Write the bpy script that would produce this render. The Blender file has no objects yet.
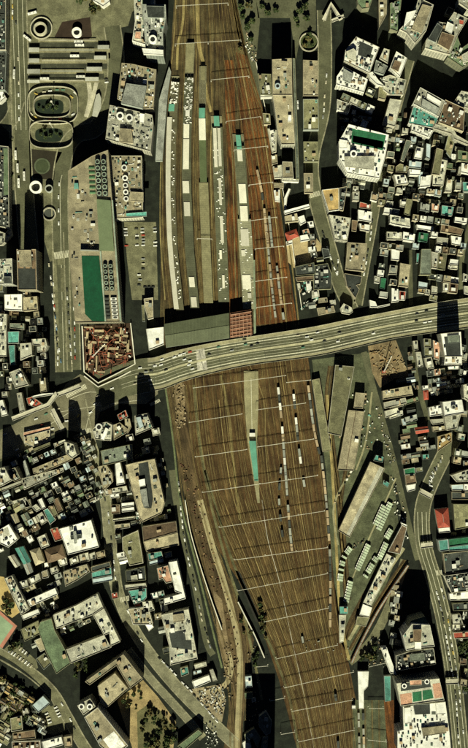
import bpy, math, random
from mathutils import Vector, noise as mnoise

# ------------------------------------------------------------------ camera, sky, sun, exposure
S = 1.2            # metres of ground for one unit of map measurement
HC = 1550.0        # flying height of the survey aircraft
CX, CY = 234.0, 374.0
scn = bpy.context.scene
C = scn.collection
cam_d = bpy.data.cameras.new('survey_camera')
cam = bpy.data.objects.new('survey_camera', cam_d); C.objects.link(cam)
cam.location = (0, 0, HC)
cam.rotation_euler = (0, 0, 0)
cam_d.sensor_fit = 'VERTICAL'
cam_d.angle = 2 * math.atan(374.0 * S / HC)
cam_d.clip_start = 10; cam_d.clip_end = 20000
scn.camera = cam

SUN_EL, SUN_AZ = 35.0, 181.0       # sun just west of south: shadows run north
wd = bpy.data.worlds.new('World'); scn.world = wd; wd.use_nodes = True
wn = wd.node_tree.nodes; wl = wd.node_tree.links
for n in list(wn): wn.remove(n)
sky = wn.new('ShaderNodeTexSky'); sky.sky_type = 'NISHITA'; sky.sun_disc = False
sky.sun_elevation = math.radians(SUN_EL); sky.sun_rotation = math.radians(SUN_AZ)
sky.air_density = 0.12; sky.dust_density = 0.05; sky.ozone_density = 0.2
bg = wn.new('ShaderNodeBackground'); bg.inputs[1].default_value = 0.05
wo = wn.new('ShaderNodeOutputWorld')
wl.new(sky.outputs[0], bg.inputs[0]); wl.new(bg.outputs[0], wo.inputs[0])
sd = bpy.data.lights.new('sun', 'SUN'); sd.energy = 5.0; sd.angle = math.radians(0.5)
sd.color = (0.985, 0.97, 0.735)
so = bpy.data.objects.new('sun', sd); C.objects.link(so)
az = math.radians(SUN_AZ); el = math.radians(SUN_EL)
to_sun = Vector((math.sin(az) * math.cos(el), math.cos(az) * math.cos(el), math.sin(el)))
so.rotation_euler = to_sun.to_track_quat('Z', 'Y').to_euler()
so.location = to_sun * 800
vs = scn.view_settings
vs.view_transform = 'Standard'; vs.look = 'None'; vs.exposure = 0.62; vs.gamma = 1.0
vs.use_curve_mapping = False
scn.cycles.max_bounces = 3; scn.cycles.diffuse_bounces = 1; scn.cycles.glossy_bounces = 1
scn.cycles.use_denoising = False

RN = random.Random(71)

# ------------------------------------------------------------------ map helpers
def W(x, y, z=0.0):
    k = S * (HC - z) / HC
    return ((x - CX) * k, (CY - y) * k, z)

# ------------------------------------------------------------------ materials
MATS = {}
def mat(name, rgb, rough=0.85, big=0.5, fine=0.5, patch=0.0, bs=0.09, fs=0.9, vary=0.22, metal=0.0,
        stripe=None, tint=None, streak=None):
    """procedural surface: base colour broken by broad stains, grain and worn patches"""
    if name in MATS: return MATS[name]
    m = bpy.data.materials.new(name); m.use_nodes = True
    nt = m.node_tree; N = nt.nodes; L = nt.links
    b = N['Principled BSDF']; b.inputs['Roughness'].default_value = rough
    b.inputs['Metallic'].default_value = metal
    b.inputs['Specular IOR Level'].default_value = 0.25
    geo = N.new('ShaderNodeNewGeometry')
    def nz(scale, det, lo, hi, rough_=0.6):
        t = N.new('ShaderNodeTexNoise'); t.inputs['Scale'].default_value = scale
        t.inputs['Detail'].default_value = det; t.inputs['Roughness'].default_value = rough_
        L.new(geo.outputs['Position'], t.inputs['Vector'])
        r = N.new('ShaderNodeMapRange'); r.inputs[1].default_value = 0.3; r.inputs[2].default_value = 0.7
        r.inputs[3].default_value = lo; r.inputs[4].default_value = hi; r.clamp = True
        L.new(t.outputs['Fac'], r.inputs[0]); return r.outputs[0]
    def mul(a, c):
        k = N.new('ShaderNodeMath'); k.operation = 'MULTIPLY'; L.new(a, k.inputs[0]); L.new(c, k.inputs[1]); return k.outputs[0]
    f = mul(nz(bs, 4, 1 - big * .6, 1 + big * .6), nz(fs, 3, 1 - fine * .6, 1 + fine * .6, 0.75))
    if patch:
        v = N.new('ShaderNodeTexVoronoi'); v.inputs['Scale'].default_value = 0.16; v.distance = 'CHEBYCHEV'
        L.new(geo.outputs['Position'], v.inputs['Vector'])
        sx = N.new('ShaderNodeSeparateColor'); L.new(v.outputs['Color'], sx.inputs[0])
        r = N.new('ShaderNodeMapRange'); r.inputs[3].default_value = 1 - patch; r.inputs[4].default_value = 1 + patch * .6
        L.new(sx.outputs[0], r.inputs[0]); f = mul(f, r.outputs[0])
    if stripe:      # stripe = (angle in degrees, pitch in metres, depth)
        mp = N.new('ShaderNodeMapping'); mp.inputs['Rotation'].default_value = (0, 0, math.radians(stripe[0]))
        L.new(geo.outputs['Position'], mp.inputs['Vector'])
        w = N.new('ShaderNodeTexWave'); w.inputs['Scale'].default_value = 0.314 / stripe[1]
        w.inputs['Distortion'].default_value = 0.6; w.inputs['Detail'].default_value = 2; w.inputs['Detail Scale'].default_value = 0.4
        L.new(mp.outputs[0], w.inputs['Vector'])
        r = N.new('ShaderNodeMapRange'); r.inputs[3].default_value = 1 - stripe[2]; r.inputs[4].default_value = 1 + stripe[2]
        L.new(w.outputs['Fac'], r.inputs[0]); f = mul(f, r.outputs[0])
    if streak:      # long dirt streaks along a direction: (angle in degrees, depth)
        for (sc_, dp) in ((.32, streak[1]), (1.1, streak[1] * .6)):
            rt = N.new('ShaderNodeVectorRotate'); rt.rotation_type = 'Z_AXIS'; rt.inputs['Angle'].default_value = math.radians(streak[0]); L.new(geo.outputs['Position'], rt.inputs['Vector'])
            vmm = N.new('ShaderNodeVectorMath'); vmm.operation = 'MULTIPLY'; vmm.inputs[1].default_value = (sc_, sc_ * .035, 0); L.new(rt.outputs[0], vmm.inputs[0])
            t = N.new('ShaderNodeTexNoise'); t.inputs['Scale'].default_value = 1; t.inputs['Detail'].default_value = 2; L.new(vmm.outputs[0], t.inputs['Vector'])
            r = N.new('ShaderNodeMapRange'); r.inputs[1].default_value = .32; r.inputs[2].default_value = .68; r.inputs[3].default_value = 1 - dp; r.inputs[4].default_value = 1 + dp
            L.new(t.outputs['Fac'], r.inputs[0]); f = mul(f, r.outputs[0])
    if vary:
        oi = N.new('ShaderNodeObjectInfo')
        r = N.new('ShaderNodeMapRange'); r.inputs[3].default_value = 1 - vary; r.inputs[4].default_value = 1 + vary
        L.new(oi.outputs['Random'], r.inputs[0]); f = mul(f, r.outputs[0])
    vm = N.new('ShaderNodeVectorMath'); vm.operation = 'SCALE'
    if tint:
        mx = N.new('ShaderNodeMix'); mx.data_type = 'RGBA'
        mx.inputs[6].default_value = (*rgb, 1); mx.inputs[7].default_value = (*tint, 1)
        L.new(nz(0.045, 5, 0, 1, 0.7), mx.inputs[0]); L.new(mx.outputs[2], vm.inputs[0])
    else:
        vm.inputs[0].default_value = rgb
    L.new(f, vm.inputs['Scale']); L.new(vm.outputs[0], b.inputs['Base Color'])
    m.diffuse_color = (*rgb, 1)
    MATS[name] = m; return m

PAL = {   # roof colours (real base colours), wall colour, word
 'w': ((.68, .68, .60), 'white'), 'c': ((.37, .365, .28), 'cream'), 't': ((.30, .265, .165), 'tan'),
 'o': ((.165, .16, .083), 'olive'), 'g': ((.235, .245, .205), 'grey'), 'b': ((.12, .083, .047), 'brown'),
 'n': ((.02, .12, .05), 'green'), 'e': ((.085, .27, .215), 'teal'), 'r': ((.30, .062, .035), 'red'),
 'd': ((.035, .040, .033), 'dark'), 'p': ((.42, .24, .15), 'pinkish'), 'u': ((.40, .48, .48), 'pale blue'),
 'k': ((.13, .15, .11), 'grey-green'), 'y': ((.34, .24, .095), 'yellowish'), 'v': ((.10, .14, .075), 'moss green')}
def roofm(c):
    if c in 'wu': return mat('roof_' + PAL[c][1].replace(' ', '_'), PAL[c][0], .85, .3, .45, .14, vary=.15, fs=1.3)
    return mat('roof_' + PAL[c][1].replace(' ', '_'), PAL[c][0], .85, .5, 1.1, .26, vary=.3, fs=1.3)
WALLC = {'w': (.55, .54, .45), 'c': (.42, .40, .30), 't': (.33, .29, .19), 'o': (.2, .2, .12), 'g': (.22, .24, .2), 'd': (.06, .07, .06), 'n': (.07, .14, .10)}
def wallm(c):
    k = c if c in WALLC else {'b': 't', 'e': 'g', 'r': 'c', 'p': 'c', 'u': 'g', 'k': 'g', 'y': 't', 'v': 'o'}[c]
    return mat('wall_' + PAL[k][1], WALLC[k], .9, .4, .4)
M_GLASS = mat('window_glass', (.10, .115, .085), .3, .3, .3, vary=.4)
M_ASPH = mat('asphalt', (.084, .086, .047), .95, .6, .5, .12, vary=0, bs=.035, fs=.6)
M_DARKA = mat('shade_dark_asphalt', (.0125, .0155, .0095), .95, .7, .9, .3, vary=0)  # near-black: the shade of streets and lots is put into this colour
M_PAVE = mat('paving', (.135, .132, .073), .95, .6, .8, .2, vary=0)
M_LINE = mat('road_paint', (.52, .50, .36), .9, .4, .7, vary=0)
M_BALL = mat('ballast', (.046, .0235, .0082), 1, .9, .8, 0, vary=0, bs=.04, fs=.7, tint=(.085, .055, .020), streak=(-8, .38))
M_BALLN = mat('ballast_north', (.042, .025, .0105), 1, .9, .8, 0, vary=0, bs=.04, fs=.7, tint=(.075, .063, .026), streak=(0, .6))
M_RUST = mat('rusty_ballast', (.135, .050, .011), 1, .9, .8, 0, vary=0, bs=.04, fs=.7, tint=(.05, .024, .009), streak=(-8, .6))
M_SLEEP = mat('sleeper_wood', (.046, .023, .008), .95, .9, .6, vary=.5, tint=(.058, .034, .011))
M_RAIL = mat('rail_steel', (.30, .235, .09), .6, .7, .3, vary=.6)
M_CESS = mat('track_path_gravel', (.20, .16, .062), 1, .9, .7, vary=.45, bs=.05)
M_STEEL = mat('gantry_paint', (.60, .58, .46), .6, .3, .3, vary=.1)
M_CONC = mat('concrete', (.36, .34, .24), .9, .5, .6, .15)
M_UNITW = mat('unit_white', (.68, .67, .58), .7, .2, .3)
M_UNITG = mat('unit_grey', (.26, .27, .22), .7, .3, .3)
M_UNITD = mat('unit_dark', (.045, .05, .04), .7, .3, .3)
M_UNITT = mat('unit_tan', (.35, .27, .16), .8, .3, .3)
M_UNITE = mat('unit_teal', (.12, .30, .24), .8, .3, .3)
M_UNITR = mat('unit_red', (.36, .08, .04), .8, .3, .3)
M_BLACK = mat('rubber_black', (.015, .015, .013), .8, .2, .2)
M_SOIL = mat('bare_soil', (.25, .185, .095), 1, .8, .9, .2, vary=0, tint=(.12, .095, .05))
M_SOILD = mat('trackside_soil', (.10, .072, .032), 1, .9, .9, 0, vary=0, tint=(.05, .033, .015), streak=(-12, .5))
M_LEAF = [mat('leaves_dark', (.034, .056, .018), .9, .4, .6, fs=.3), mat('leaves_olive', (.085, .10, .034), .9, .5, .9, fs=.5),
          mat('leaves_dry', (.15, .11, .04), .9, .5, .9, fs=.5)]
M_BARK = mat('bark', (.06, .045, .03), .95)
M_GRASS = mat('grass', (.05, .06, .022), 1, .7, .9, vary=0, bs=.12)

# ------------------------------------------------------------------ mesh helpers
class MB:
    def __init__(s): s.v = []; s.f = []; s.m = []
    def prism(s, pts, z0, z1, mi=0, bottom=False):
        n = len(pts); b = len(s.v)
        s.v += [(p[0], p[1], z0) for p in pts] + [(p[0], p[1], z1) for p in pts]
        for i in range(n):
            j = (i + 1) % n; s.f.append((b + i, b + j, b + n + j, b + n + i)); s.m.append(mi)
        s.f.append(tuple(range(b + n, b + 2 * n))); s.m.append(mi)
        if bottom: s.f.append(tuple(range(b + n - 1, b - 1, -1))); s.m.append(mi)
    def box(s, cx, cy, z0, sx, sy, sz, a=0.0, mi=0, taper=1.0):
        ca, sa = math.cos(a), math.sin(a); b = len(s.v)
        for k, z in ((1.0, z0), (taper, z0 + sz)):
            for dx, dy in ((-.5, -.5), (.5, -.5), (.5, .5), (-.5, .5)):
                X, Y = dx * sx * k, dy * sy * k
                s.v.append((cx + X * ca - Y * sa, cy + X * sa + Y * ca, z))
        for f in ((0, 1, 5, 4), (1, 2, 6, 5), (2, 3, 7, 6), (3, 0, 4, 7), (4, 5, 6, 7), (3, 2, 1, 0)):
            s.f.append(tuple(b + i for i in f)); s.m.append(mi)
    def cyl(s, cx, cy, z0, r, h, n=16, mi=0, r2=None):
        r2 = r if r2 is None else r2; b = len(s.v)
        for R, z in ((r, z0), (r2, z0 + h)):
            s.v += [(cx + R * math.cos(2 * math.pi * i / n), cy + R * math.sin(2 * math.pi * i / n), z) for i in range(n)]
        for i in range(n):
            j = (i + 1) % n; s.f.append((b + i, b + j, b + n + j, b + n + i)); s.m.append(mi)
        s.f.append(tuple(range(b + n, b + 2 * n))); s.m.append(mi)
    def ring(s, cx, cy, z0, r0, r1, h, n=24, mi=0):
        b = len(s.v)
        for R, z in ((r1, z0), (r1, z0 + h), (r0, z0 + h), (r0, z0)):
            s.v += [(cx + R * math.cos(2 * math.pi * i / n), cy + R * math.sin(2 * math.pi * i / n), z) for i in range(n)]
        for k in range(3):
            for i in range(n):
                j = (i + 1) % n; s.f.append((b + k * n + i, b + k * n + j, b + (k + 1) * n + j, b + (k + 1) * n + i)); s.m.append(mi)
    def bar(s, p, q, w, mi=0, h=None):
        p, q = Vector(p), Vector(q); d = q - p
        if d.length < 1e-6: return
        h = w if h is None else h
        u = d.normalized(); up = Vector((0, 0, 1)) if abs(u.z) < .9 else Vector((1, 0, 0))
        a = u.cross(up).normalized() * w / 2; c = a.cross(u).normalized() * h / 2; b = len(s.v)
        for e in (p, q): s.v += [tuple(e - a - c), tuple(e + a - c), tuple(e + a + c), tuple(e - a + c)]
        for f in ((0, 1, 5, 4), (1, 2, 6, 5), (2, 3, 7, 6), (3, 0, 4, 7), (4, 5, 6, 7), (3, 2, 1, 0)):
            s.f.append(tuple(b + i for i in f)); s.m.append(mi)
    def face(s, pts, mi=0):
        b = len(s.v); s.v += [tuple(p) for p in pts]; s.f.append(tuple(range(b, b + len(pts)))); s.m.append(mi)
    def mesh(s, name, mats):
        me = bpy.data.meshes.new(name); me.from_pydata(s.v, [], s.f)
        for m in (mats if isinstance(mats, (list, tuple)) else [mats]): me.materials.append(m)
        if len(me.materials) > 1: me.polygons.foreach_set('material_index', s.m)
        me.update(); return me
    def build(s, name, mats, parent=None, loc=(0, 0, 0)):
        o = bpy.data.objects.new(name, s.mesh(name, mats)); C.objects.link(o)
        if parent is not None: o.parent = parent
        o.location = loc; return o

THINGS = []          # (object, base label, map x, map y) -> made unique at the end
def tag(o, label, cat, group=None, at=None, kind=None):
    o['label'] = label; o['category'] = cat
    if group: o['group'] = group
    if kind: o['kind'] = kind
    THINGS.append([o, label, at if at else (o.location.x / S + CX, CY - o.location.y / S)])
    return o
def empty(name, loc, rz=0):
    o = bpy.data.objects.new(name, None); C.objects.link(o); o.location = loc; o.rotation_euler = (0, 0, rz)
    o.empty_display_size = 2; return o
def put(name, me, parent, loc, sc=(1, 1, 1), rz=0):
    o = bpy.data.objects.new(name, me); C.objects.link(o); o.parent = parent
    o.location = loc; o.scale = sc; o.rotation_euler = (0, 0, rz); return o
def struct(o):
    o['kind'] = 'structure'; return o

def area(p): return .5 * sum(p[i][0] * p[(i + 1) % len(p)][1] - p[(i + 1) % len(p)][0] * p[i][1] for i in range(len(p)))
def ccw(p): return p if area(p) > 0 else p[::-1]
def inset(p, d):
    """offset a CCW polygon inwards by d (mitred)"""
    n = len(p); out = []
    for i in range(n):
        a, b, c = Vector(p[i - 1][:2]), Vector(p[i][:2]), Vector(p[(i + 1) % n][:2])
        e1 = (b - a).normalized(); e2 = (c - b).normalized()
        n1 = Vector((-e1.y, e1.x)); n2 = Vector((-e2.y, e2.x)); m = n1 + n2
        k = m.dot(n1)
        if k < .3: k = .3
        q = b + m * (d / k); out.append((q.x, q.y))
    return out
def inside(pt, p):
    x, y = pt; r = False; n = len(p); j = n - 1
    for i in range(n):
        xi, yi = p[i][:2]; xj, yj = p[j][:2]
        if (yi > y) != (yj > y) and x < (xj - xi) * (y - yi) / (yj - yi) + xi: r = not r
        j = i
    return r
def cen(p): return (sum(q[0] for q in p) / len(p), sum(q[1] for q in p) / len(p))

# ------------------------------------------------------------------ ground sheets
def sheet(name, pts, z, m):
    mb = MB(); mb.face([W(x, y, z) for x, y in pts])
    me = mb.mesh(name, m)
    if me.polygons[0].normal.z < 0: me.flip_normals()
    o = bpy.data.objects.new(name, me); C.objects.link(o); return struct(o)
def smooth(pts, n=6):
    out = []
    P = [pts[0]] + list(pts) + [pts[-1]]
    for i in range(1, len(P) - 2):
        a, b, c, d = P[i - 1:i + 3]
        for k in range(n):
            t = k / n
            out.append(tuple(.5 * ((2 * b[q]) + (-a[q] + c[q]) * t + (2 * a[q] - 5 * b[q] + 4 * c[q] - d[q]) * t * t + (-a[q] + 3 * b[q] - 3 * c[q] + d[q]) * t ** 3) for q in range(len(b))))
    out.append(tuple(pts[-1])); return out
def ribbon_mb(pts, w, z, th=0.0, off=0.0, mb=None, mi=0):
    """strip along world points of half-width w (or per point 3rd value) lifted z, thickness th"""
    mb = mb or MB(); n = len(pts); b = len(mb.v)
    for i, p in enumerate(pts):
        a = pts[max(0, i - 1)]; c = pts[min(n - 1, i + 1)]
        d = Vector((c[0] - a[0], c[1] - a[1])).normalized(); nx, ny = -d.y, d.x
        hw = w if w is not None else p[3]
        zz = (p[2] if len(p) > 2 else 0) + z
        for s_ in (-hw + off, hw + off):
            mb.v.append((p[0] + nx * s_, p[1] + ny * s_, zz))
        if th:
            for s_ in (-hw + off, hw + off): mb.v.append((p[0] + nx * s_, p[1] + ny * s_, zz - th))
    k = 4 if th else 2
    for i in range(n - 1):
        q = b + i * k
        mb.f.append((q, q + k, q + k + 1, q + 1)); mb.m.append(mi)
        if th:
            mb.f.append((q + 2, q + k + 2, q + k, q)); mb.m.append(mi)
            mb.f.append((q + 1, q + k + 1, q + k + 3, q + 3)); mb.m.append(mi)
    if th:
        mb.f.append((b, b + 1, b + 3, b + 2)); mb.m.append(mi)
        q = b + (n - 1) * k; mb.f.append((q + 2, q + 3, q + 1, q)); mb.m.append(mi)
    return mb
KERBED = ('avenue', 'station_street', 'store_street', 'curving_street', 'southwest_street', 'park_street', 'market_street')
M_KERB = mat('kerb_slabs', (.21, .20, .125), .95, .6, .9, .2, vary=.1)
def road(name, pts, hw, z=.02, m=None, n=5):
    P = [W(x, y) for x, y in (smooth(pts, n) if len(pts) > 2 else pts)]
    if name in KERBED and hw > 2.5:
        for s_ in (-1, 1):
            struct(ribbon_mb([(p[0], p[1], 0) for p in P], .75, z + .14, .14, s_ * (hw * S + .7)).build('kerb', M_KERB))
    o = ribbon_mb([(p[0], p[1]) for p in P], hw * S, z).build(name, m or M_ASPH)
    me = o.data
    for p in me.polygons:
        if p.normal.z < 0: me.flip_normals(); break
    return struct(o)
# ------------------------------------------------------------------ roof-top parts shared by many roofs
PROTO = {}
def proto_meshes():
    for tagc, mm in (('white', M_UNITW), ('grey', M_UNITG), ('dark', M_UNITD), ('tan', M_UNITT), ('teal', M_UNITE)):
        b = MB(); b.box(0, 0, .12, 1, 1, .88); b.cyl(0, 0, 1.0, .34, .06, 12, 1); b.box(0, -.49, 0, .9, .08, .14, 0, 1); b.box(0, .46, 0, .9, .08, .14, 0, 1)
        PROTO['air_conditioner', tagc] = b.mesh('air_conditioner', [mm, M_UNITD])
        b = MB(); b.cyl(0, 0, .25, .5, .62, 14); b.cyl(0, 0, .87, .5, .13, 14, 0, .08)
        for x in (-.3, .3):
            for y in (-.3, .3): b.box(x, y, 0, .07, .07, .27, 0, 1)
        PROTO['water_tank', tagc] = b.mesh('water_tank', [mm, M_UNITD])
        b = MB(); b.box(0, 0, 0, 1, 1, .9); b.box(0, 0, .9, 1.1, 1.1, .1); b.box(.12, -.503, 0, .3, .02, .7, 0, 1)
        PROTO['stair_house', tagc] = b.mesh('stair_house', [mm, M_UNITD])
        b = MB(); b.box(0, 0, .3, 1, .3, .5); b.box(.4, .3, .3, .22, .5, .5)
        for x in (-.4, 0, .4): b.box(x, 0, 0, .05, .25, .3, 0, 1)
        PROTO['duct', tagc] = b.mesh('duct', [mm, M_UNITD])
        b = MB(); b.box(0, 0, 0, 1, 1, .3)
        for i in range(4): b.box(-.36 + .24 * i, 0, .3, .16, .9, .5, 0, 1)
        PROTO['skylight', tagc] = b.mesh('skylight', [mm, M_GLASS])
proto_meshes()

NWORD = ['zero', 'one', 'two', 'three', 'four', 'five', 'six']
BLD = []        # (polygon in map units) for keep-out tests
KEEP = []
def wallmesh(poly, z1, rim, th):
    """outer wall, parapet top and inner face"""
    b = MB(); n = len(poly); ins = inset(poly, th)
    for (P, z) in ((poly, 0), (poly, z1 + rim), (ins, z1 + rim), (ins, z1 - .05)):
        b.v += [(p[0], p[1], z) for p in P]
    for k in range(3):
        for i in range(n):
            j = (i + 1) % n; b.f.append((k * n + i, k * n + j, (k + 1) * n + j, (k + 1) * n + i)); b.m.append(0)
    return b, ins
def panes(poly, z, h, b):
    n = len(poly)
    for i in range(n):
        a, c = Vector(poly[i]), Vector(poly[(i + 1) % n]); L = (c - a).length
        if L < 3: continue
        u = (c - a) / L; o = Vector((u.y, -u.x)) * .06; k = int((L - .8) / 3.0)
        if k < 1: continue
        st = L / k
        for q in range(k):
            p0 = a + u * (st * q + .35) + o; p1 = a + u * (st * (q + 1) - .35) + o
            b.face([(p0.x, p0.y, z), (p1.x, p1.y, z), (p1.x, p1.y, z + h), (p0.x, p0.y, z + h)])

class Ctx: pass
X = Ctx(); X.o = (0, 0); X.s = 6.0; X.block = ''; X.cur = None
def cv(x, y): return (X.o[0] + x / X.s, X.o[1] + y / X.s)

SIZES = ((1, ''),)
def describe(poly, h, col, kind):
    A = abs(area(poly)); P = [Vector(p) for p in poly]
    e = sorted((P[i] - P[(i + 1) % len(P)]).length for i in range(len(P)))
    ar = e[-1] / max(1, A / e[-1])
    size = 'tiny' if A < 70 else 'small' if A < 190 else 'mid-sized' if A < 600 else 'large' if A < 1800 else 'huge'
    shape = 'long' if ar > 2.6 else ''
    if len(poly) > 5 and kind == 'B': shape = 'angular'
    tall = 'tall' if h >= 24 else ''
    return ' '.join(w for w in (size, shape or tall, PAL[col][1] + '-roofed') if w)
CATS = {'H': 'house', 'O': 'building', 'W': 'warehouse', 'S': 'canopy'}
def building(h, col, pts, kind='B', dens=1, label=None, name=None, cat=None, rim=None, group=None, thin=False):
    """pts in map units of the ROOF outline; h metres"""
    wp = ccw([W(x, y, h)[:2] for x, y in pts])
    c = cen(wp); BLD.append([(CX + p[0] / S, CY - p[1] / S) for p in wp])
    lp = [(p[0] - c[0], p[1] - c[1]) for p in wp]
    A = abs(area(lp))
    base = name or ('house' if (h < 10 and A < 260) else 'shop_building' if A < 500 and h < 20 else 'office_building')
    t = empty(base, (c[0], c[1], 0))
    cat = cat or ('house' if base == 'house' else 'building')
    lb = label or (describe(lp, h, col, kind) + ' ' + cat + ' ' + X.block)
    tag(t, lb, cat, group or ('houses ' if cat == 'house' else 'buildings ') + X.block, at=cen(pts))
    rim = (0.9 if h >= 8 else .35) if rim is None else rim
    rw = RN.random(); wc = col
    if thin:
        b = MB(); b.prism(lp, h - .35, h, bottom=True); b.build('canopy_roof', roofm(col), t)
        b = MB(); n = len(lp)
        ins = inset(lp, min(1.2, math.sqrt(A) * .15))
        for p in ins: b.box(p[0], p[1], 0, .3, .3, h - .35)
        b.build('post', M_UNITG, t)
        X.cur = (t, c, h); return t
    if kind in 'GH' and len(lp) == 4:
        P = [Vector(p) for p in lp]
        if (P[1] - P[0]).length < (P[2] - P[1]).length: P = P[1:] + P[:1]
        # long edges P0-P1 and P2-P3
        b = MB(); b.prism([tuple(p) for p in P], 0, h); b.build('wall', wallm(wc), t)
        w = (P[2] - P[1]).length; rh = h + w * .24 + .3
        m0 = (P[0] + P[3]) / 2; m1 = (P[1] + P[2]) / 2; u = (m1 - m0).normalized()
        if kind == 'H': m0 = m0 + u * w * .42; m1 = m1 - u * w * .42; e = .4
        else: e = .5
        Q = [tuple(q) for q in inset([tuple(p) for p in P], -e)]
        if kind == 'G': m0 = m0 - u * e; m1 = m1 + u * e
        b = MB(); z = h + .05
        v = [(*Q[0], z), (*Q[1], z), (*Q[2], z), (*Q[3], z), (m0.x, m0.y, rh), (m1.x, m1.y, rh)]
        b.v = v; b.f = [(0, 1, 5, 4), (2, 3, 4, 5), (1, 2, 5), (3, 0, 4), (3, 2, 1, 0)]; b.m = [0] * 5
        rf = b.build('roof', mat('tile_' + PAL[col][1].replace(' ', '_'), PAL[col][0], .8, .4, .6, .15, stripe=None), t)
        b = MB(); b.bar((m0.x, m0.y, rh + .05), (m1.x, m1.y, rh + .05), .4); b.build('ridge', M_UNITG if rw < .5 else M_UNITT, rf)
        X.cur = (t, c, rh); return t
    th = .45 if A > 150 else .3
    b, ins = wallmesh(lp, h, rim, th)
    b.build('wall', wallm(wc if rw > .25 else RN.choice('cw')) if col not in 'dok' else wallm(RN.choice('cgto') if A < 3000 else col), t)
    b = MB(); b.face([(p[0], p[1], h) for p in ins]); b.build('roof', roofm(col), t)
    if h >= 18 and len(pts) < 14:
        st = 3.7; k = int((h - 1) / st)
        for q in range(k):
            b = MB(); panes(lp, 1.2 + q * st, 1.7, b)
            if b.f: b.build('window_row', M_GLASS, t)
    X.cur = (t, c, h)
    if dens > 0: clutter(t, lp, ins, h, A, dens, col)
    return t
def clutter(t, lp, ins, h, A, dens, col):
    n = min(60, max(1, int(A / 42 * dens * RN.uniform(.6, 1.2))))
    xs = [p[0] for p in ins]; ys = [p[1] for p in ins]
    P = [Vector(p) for p in lp]; k = max(range(len(P)), key=lambda i: (P[(i + 1) % len(P)] - P[i]).length)
    d = P[(k + 1) % len(P)] - P[k]; a = math.atan2(d.y, d.x)
    placed = []
    for i in range(n):
        for tr in range(12):
            x = RN.uniform(min(xs), max(xs)); y = RN.uniform(min(ys), max(ys))
            if i == 0: kind = 'stair_house' if A > 60 else RN.choice(['air_conditioner', 'water_tank'])
            else: kind = RN.choice(['air_conditioner'] * 4 + ['water_tank', 'duct', 'duct', 'skylight', 'stair_house'])
            sx, sy, sz = {'air_conditioner': (RN.uniform(1.2, 3.2), RN.uniform(1.2, 2.6), RN.uniform(1, 2)),
                          'water_tank': (2.2, 2.2, 2.6), 'stair_house': (RN.uniform(2.6, 5), RN.uniform(2.4, 4.5), RN.uniform(2.3, 3.4)),
                          'duct': (RN.uniform(3, 8), 1.7, 1.1), 'skylight': (RN.uniform(2, 5), RN.uniform(2, 4), .8)}[kind]
            r = max(sx, sy) * .62
            if not all(inside((x + dx * r, y + dy * r), ins) for dx, dy in ((1, 0), (-1, 0), (0, 1), (0, -1))): continue
            if any((x - q[0]) ** 2 + (y - q[1]) ** 2 < (r + q[2]) ** 2 * .8 for q in placed): continue
            if a_blocked(t, x, y, r): continue
            placed.append((x, y, r))
            vr = RN.choice(['white'] * 5 + ['grey', 'grey', 'dark', 'dark', 'dark', 'tan', 'teal']) if kind != 'stair_house' else RN.choice(['white', 'grey', 'tan'])
            put(kind, PROTO[kind, vr], t, (x, y, h + .004), (sx, sy, sz), a + RN.choice((0, math.pi / 2)))
            break
BOXES = {}
def a_blocked(t, x, y, r):
    for p in BOXES.get(t.name, []):
        q = p
        if inside((x, y), q) or any((x - v[0]) ** 2 + (y - v[1]) ** 2 < (r * .9) ** 2 for v in q): return True
    return False

def fill(poly, ang, cw, ch, hs, cols, seed, group_word='house', prob=.9, jit=.05, gable=.5, gap=.06, small=None, cap=999):
    """low houses in rows over a block whose single roofs are a few metres wide"""
    r = random.Random(seed); P = [cv(*p) for p in poly]; c = cen(P); a = math.radians(ang)
    ca, sa = math.cos(a), math.sin(a); R = max(math.hypot(p[0] - c[0], p[1] - c[1]) for p in P)
    ni = int(R / cw) + 1; nj = int(R / ch) + 1
    for j in range(-nj, nj + 1):
        sh = r.uniform(-.4, .4) * cw
        for i in range(-ni, ni + 1):
            if r.random() > prob: continue
            w, d = cw * r.uniform(1 - gap - .25, 1 - gap + .1), ch * r.uniform(1 - gap - .2, 1 - gap)
            u = i * cw + sh + r.uniform(-jit, jit) * cw; v = j * ch + r.uniform(-jit, jit) * ch * .5
            q = [(c[0] + (u + dx * w / 2) * ca - (v + dy * d / 2) * sa, c[1] + (u + dx * w / 2) * sa + (v + dy * d / 2) * ca) for dx, dy in ((-1, -1), (1, -1), (1, 1), (-1, 1))]
            m = cen(q)
            if not all(inside(k, P) for k in q + [m]): continue
            tp = q + [m] + [((q[k][0] + q[(k + 1) % 4][0]) / 2, (q[k][1] + q[(k + 1) % 4][1]) / 2) for k in range(4)]
            bad = False
            for o in BLD + KEEP:
                if any(inside(k, o) for k in tp) or any(inside(k, q) for k in o): bad = True; break
            if bad: continue
            h = r.uniform(*hs); cap -= 1
            if cap < 0: return
            col = r.choice(cols)
            if small: building(h, col, q, 'G' if r.random() < gable else 'B', dens=.5, name='outbuilding', cat='outbuilding', label='%s-roofed little outbuilding %s' % (PAL[col][1], X.block), group='outbuildings ' + X.block)
            else: building(h, col, q, 'G' if r.random() < gable and h < 9 else 'B', dens=1.3)

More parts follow.
